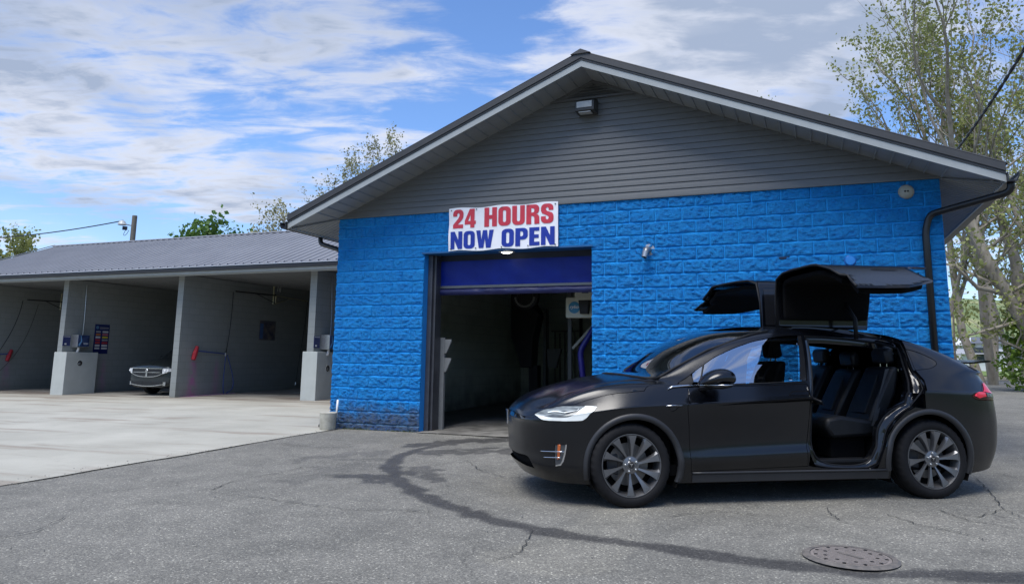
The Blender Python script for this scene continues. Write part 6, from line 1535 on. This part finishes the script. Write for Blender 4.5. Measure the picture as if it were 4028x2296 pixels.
mb.grid(rows); sb_ = cobj('seat_belt', mb, pmat('belt_webbing', (.028, .030, .033), rough=.7), ns_, fix=False); sb_.modifiers.new('solid', 'SOLIDIFY').thickness = .003
mb = MB(); mb.box(2.31, 2.325, .02, .04, .83, .87); cobj('buckle_tag', mb, pmat('tag_pale', (.35, .38, .40), rough=.5), ns_)

# ---- rear doors raised on both sides
PROF = [(.16, 1.600), (.16, 1.80), (.165, 1.98), (.185, 2.09), (.26, 2.155), (.42, 2.176), (.62, 2.180), (.86, 2.178), (1.05, 2.176), (1.2, 2.160), (1.34, 2.105), (1.48, 2.040), (1.63, 1.965), (1.76, 1.898)]
PRF = np.array(PROF); PL_ = np.r_[0, np.cumsum(np.linalg.norm(np.diff(PRF, axis=0), axis=1))]; S0 = float(np.interp(1.2, PRF[:, 0], PL_))
def prof(s, off=0.0):
    s = np.asarray(s, float); e = .04
    f = lambda q: np.stack([np.interp(q, PL_, PRF[:, 0]), np.interp(q, PL_, PRF[:, 1])], -1)
    g_ = lambda q: (f(q - e) + f(q) * 2 + f(q + e)) / 4
    p = g_(np.clip(s, e, PL_[-1] - e)) + (f(np.clip(s, 0, PL_[-1])) - f(np.clip(s, e, PL_[-1] - e)))
    d = g_(np.clip(s + .02, 0, PL_[-1])) - g_(np.clip(s - .02, 0, PL_[-1])); d /= np.linalg.norm(d, axis=-1, keepdims=True) + 1e-9
    return p + np.stack([d[..., 1], -d[..., 0]], -1) * off
DO = [(1.875, 0), (1.873, .3), (1.868, .54), (1.852, S0 - .82), (1.826, S0 - .58), (1.800, S0 - .34), (1.778, S0 - .16), (1.763, S0 - .05), (1.787, S0 + .137), (1.782, S0 + .31), (1.845, S0 + .325), (1.80, S0 + .46), (1.770, S0 + .575), (2.05, S0 + .572), (2.286, S0 + .552), (2.45, S0 + .49), (2.54, S0 + .446), (2.62, S0 + .408),
      (2.595, S0 + .307), (2.592, S0 + .198), (2.602, S0 + .086), (2.665, S0 + .0), (2.76, S0 - .043), (2.914, S0 - .069), (2.95, S0 - .15), (2.985, .62), (2.95, .3), (2.90, 0)]
def dpanel(name, poly, mat, parent, off, s_, solid=.0, sd_off=-1, st=.05, sv=.05, mats=None):
    pts = [(x / SU, q / SV) for x, q in poly]
    V, F_ = cdt(pts, [], st / SU, sv / SV); X_ = V[:, 0] * SU; Q_ = V[:, 1] * SV; YZ = prof(Q_, off)
    mb = MB(); mb.add(np.stack([X_, YZ[:, 0] * s_, YZ[:, 1]], 1), F_)
    o = cobj(name, mb, mats or mat, parent, smooth=True)
    if solid:
        # orient faces so that their normals point to the outer side
        me = o.data; c_ = np.array([tuple(p.normal) for p in me.polygons]); q_ = np.array([tuple(p.center) for p in me.polygons]); up_ = (c_[:, 2] + np.where(np.abs(q_[:, 1]) < .35, c_[:, 1] * s_, 0)).sum()
        if up_ < 0: me.flip_normals()
        m_ = o.modifiers.new('solid', 'SOLIDIFY'); m_.thickness = solid; m_.offset = -1
        if mats: m_.material_offset = 1; m_.material_offset_rim = 1
        o.modifiers.new('b', 'BEVEL').width = .004; o.modifiers['b'].limit_method = 'ANGLE'; o.modifiers['b'].angle_limit = R(50); me.set_sharp_from_angle(angle=R(50))
    return o
def shrink(poly, d, s0=None, s1=None):
    q = inset_poly([(x / SU, s / SV) for x, s in poly], d); q = [(a * SU, b_ * SV) for a, b_ in q]
    return [(a, min(max(b_, s0 if s0 is not None else -9), s1 if s1 is not None else 9)) for a, b_ in q]
for s_ in (1, -1):
    rd = thing('tmp', 'x', 'x'); bpy.data.objects.remove(rd)
    do_ = dpanel('raised_rear_door', DO, None, car, 0.0, s_, .022, mats=[M_paint, M_jamb])
    do_['label'] = 'open rear door raised on the side nearest the viewer' if s_ == 1 else 'open rear door raised on the far side'
    wn = [(1.92, .74), (1.86, S0 - .12), (2.50, S0 - .15), (2.84, S0 - .24), (2.86, .74), (2.3, .74)]
    dpanel('door_window', wn, M_dg, do_, -.004, s_)
    dpanel('roof_glass', [(1.92, .06), (1.92, .46), (2.90, .46), (2.86, .06)], M_dg, do_, -.004, s_)
    tr1 = shrink(DO, .055, .10)
    tm = dpanel('door_inner_trim', tr1, M_void, do_, .055, s_, .045)
    dpanel('trim_pad', [(1.96, S0 - .80), (1.92, S0 + .18), (1.95, S0 + .42), (2.25, S0 + .44), (2.47, S0 + .30), (2.48, S0 - .0), (2.70, S0 - .20), (2.80, S0 - .80)], M_leather, tm, .075, s_, .02)
    if s_ == 1:
        dpanel('door_slit', [(2.17, S0 + .155), (2.20, S0 + .148), (2.42, S0 + .150), (2.45, S0 + .160), (2.42, S0 + .168), (2.20, S0 + .168)], M_void, do_, -.006, s_)
    # edge lip of the skin seen from the front
    mb = MB(); q = np.array(DO[:13]); YZ = prof(q[:, 1], .004); P = np.stack([q[:, 0] - .002, YZ[:, 0] * s_, YZ[:, 1]], 1); mb.tube(P, .011, 6); cobj('edge_seal', mb, M_blk, do_, smooth=True)
    mb = MB(); mb.tube([(2.62, s_ * .40, 1.50), (2.62, s_ * .40, 1.70), (2.62, s_ * .24, 1.90)], [.022, .022, .014], 8); cobj('lift_strut', mb, M_blk, do_, smooth=True)

# ---- wheels
M_tyre = pmat('tyre_rubber', (.009, .009, .010), (.006, .006, .007), 20, .75, .0015, 150, spec=.25)
M_rim = pmat('rim_grey', (.20, .203, .21), (.17, .173, .18), 10, .34, metal=.75, rvar=.04)
M_disc = pmat('brake_steel', (.20, .19, .18), rough=.4, metal=.8)
def wheel(cx, s_, yo, steer=0.0, rot=0.0):
    cz = .366
    base = Matrix.Translation((cx, -s_ * yo, cz)) @ Euler((0, 0, steer)).to_matrix().to_4x4()
    def wobj(name, mb, mat, parent, **kw):
        # local: y grows outwards, circle in x/z
        mb.v = [tuple(base @ Vector((a, -s_ * b_, c_))) for a, b_, c_ in mb.v]; return obj(name, mb, mat, parent, **kw)
    N_ = 144; rows = []
    for k in range(N_):
        a = 2 * math.pi * k / N_; g_ = 0 if (k % 4) < 2 else -.0045; g2 = 0 if (k % 4) in (1, 2) else -.004
        pr_ = [(.262, -.20), (.30, -.235), (.345, -.24), (.362 + g_, -.225), (.3675, -.20), (.3675, -.165), (.360, -.162), (.360, -.152), (.3675, -.149), (.3675, -.115), (.360, -.112), (.360, -.102), (.3675, -.099), (.3675, -.062), (.3655 + g_, -.045), (.360 + g_, -.028), (.350 + g2, -.016), (.335, -.006), (.31, .0), (.288, -.004), (.274, -.012), (.268, -.022), (.262, -.04)]
        rows.append([(r_ * math.cos(a), h, r_ * math.sin(a)) for r_, h in pr_])
    mb = MB(); mb.grid(rows, close_v=True, close_u=True); ty = wobj('wheel', mb, M_tyre, car, smooth=True, angle=None)
    ty.data.set_sharp_from_angle(angle=R(35))
    mb = MB(); mb.lathe([(.2735, -.014), (.2715, -.008), (.266, -.008), (.258, -.022), (.250, -.05), (.240, -.10), (.245, -.2), (.272, -.2)], 72, 'y'); rm = wobj('rim', mb, M_rim, ty, smooth=True); rm.data.set_sharp_from_angle(angle=R(40))
    mb = MB(); mb.lathe([(0, -.12), (.185, -.12), (.185, -.135), (0, -.135)], 40, 'y'); wobj('brake_disc', mb, M_disc, ty, angle=35)
    mb = MB(); mb.prism([(.10, -.09), (.20, -.07), (.205, .07), (.10, .09)], 'y', -.16, -.095); mb.v = [(-a, b_, c_) for a, b_, c_ in mb.v]; wobj('brake_caliper', mb, M_flare, ty, bevel=.008)
    mb = MB(); mb.lathe([(0, -.150), (.262, -.150), (.262, -.156), (0, -.156)], 40, 'y'); wobj('wheel_back', mb, M_void, ty)
    mb = MB(); mb.lathe([(0, -.022), (.034, -.022), (.040, -.028), (.074, -.036), (.078, -.060), (0, -.07)], 40, 'y'); hb = wobj('hub', mb, M_rim, rm, angle=30)
    mb = MB(); mb.lathe([(0, -.018), (.026, -.018), (.029, -.021)], 30, 'y'); hc = wobj('hub_cap', mb, pmat('hub_cap_black', (.02, .02, .022), rough=.3) if cx == 0 and s_ == 1 else bpy.data.materials['hub_cap_black'], hb, angle=30)
    mb = MB(); mb.add([(-.016, -.0172, .014), (.016, -.0172, .014), (.013, -.0172, .007), (.004, -.0172, .006), (0, -.0172, -.016), (-.004, -.0172, .006), (-.013, -.0172, .007)], [tuple(range(7))]); e_ = wobj('cap_emblem', mb, M_chrome, hc, fix=False); e_.modifiers.new('solid', 'SOLIDIFY').thickness = .001
    for k in range(10):
        a0 = rot + 2 * math.pi * k / 10; mb = MB(); rows = []
        for r_, da0, da1, y0, y1, th in ((.050, -.19, .19, -.040, -.040, .03), (.085, -.12, .12, -.034, -.042, .026), (.13, -.075, .14, -.024, -.044, .022), (.18, -.07, .175, -.015, -.040, .020), (.225, -.08, .215, -.010, -.030, .018), (.262, -.10, .26, -.009, -.020, .016)):
            A0, A1, Am = a0 + da0, a0 + da1, a0 + da0 * .25 + da1 * .75
            p = lambda an, y: (r_ * math.cos(an), y, r_ * math.sin(an))
            rows.append([p(A0, y0), p(Am, y0 - .002), p(A1, y1 - .006), p(A1, y1 - th), p(A0, y0 - th)])
        mb.grid(rows, close_u=True); mb.f.append((0, 1, 2, 3, 4)); mb.f.append(tuple(25 + q for q in range(5)))
        so_ = wobj('spoke', mb, M_rim, rm, angle=28)
    for k in range(5):
        a = rot + .31 + 2 * math.pi * k / 5; c_ = (.0545 * math.cos(a), 0, .0545 * math.sin(a)); mb = MB(); mb.lathe([(0, -.014), (.007, -.0145), (.0105, -.019), (.0115, -.034)], 12, 'y', c_); wobj('lug_nut', mb, M_chrome if False else bpy.data.materials['stainless'], hb, smooth=True)
for cx in (0, 2.965):
    for s_ in (1, -1): wheel(cx, s_, .962, 0.0, .22 if cx == 0 else .05)
mb = MB(); mb.box(.55, 2.45, -.80, .80, .17, .24); mb.box(-.60, 3.65, -.45, .45, .20, .26); cobj('underbody', mb, M_void, body)
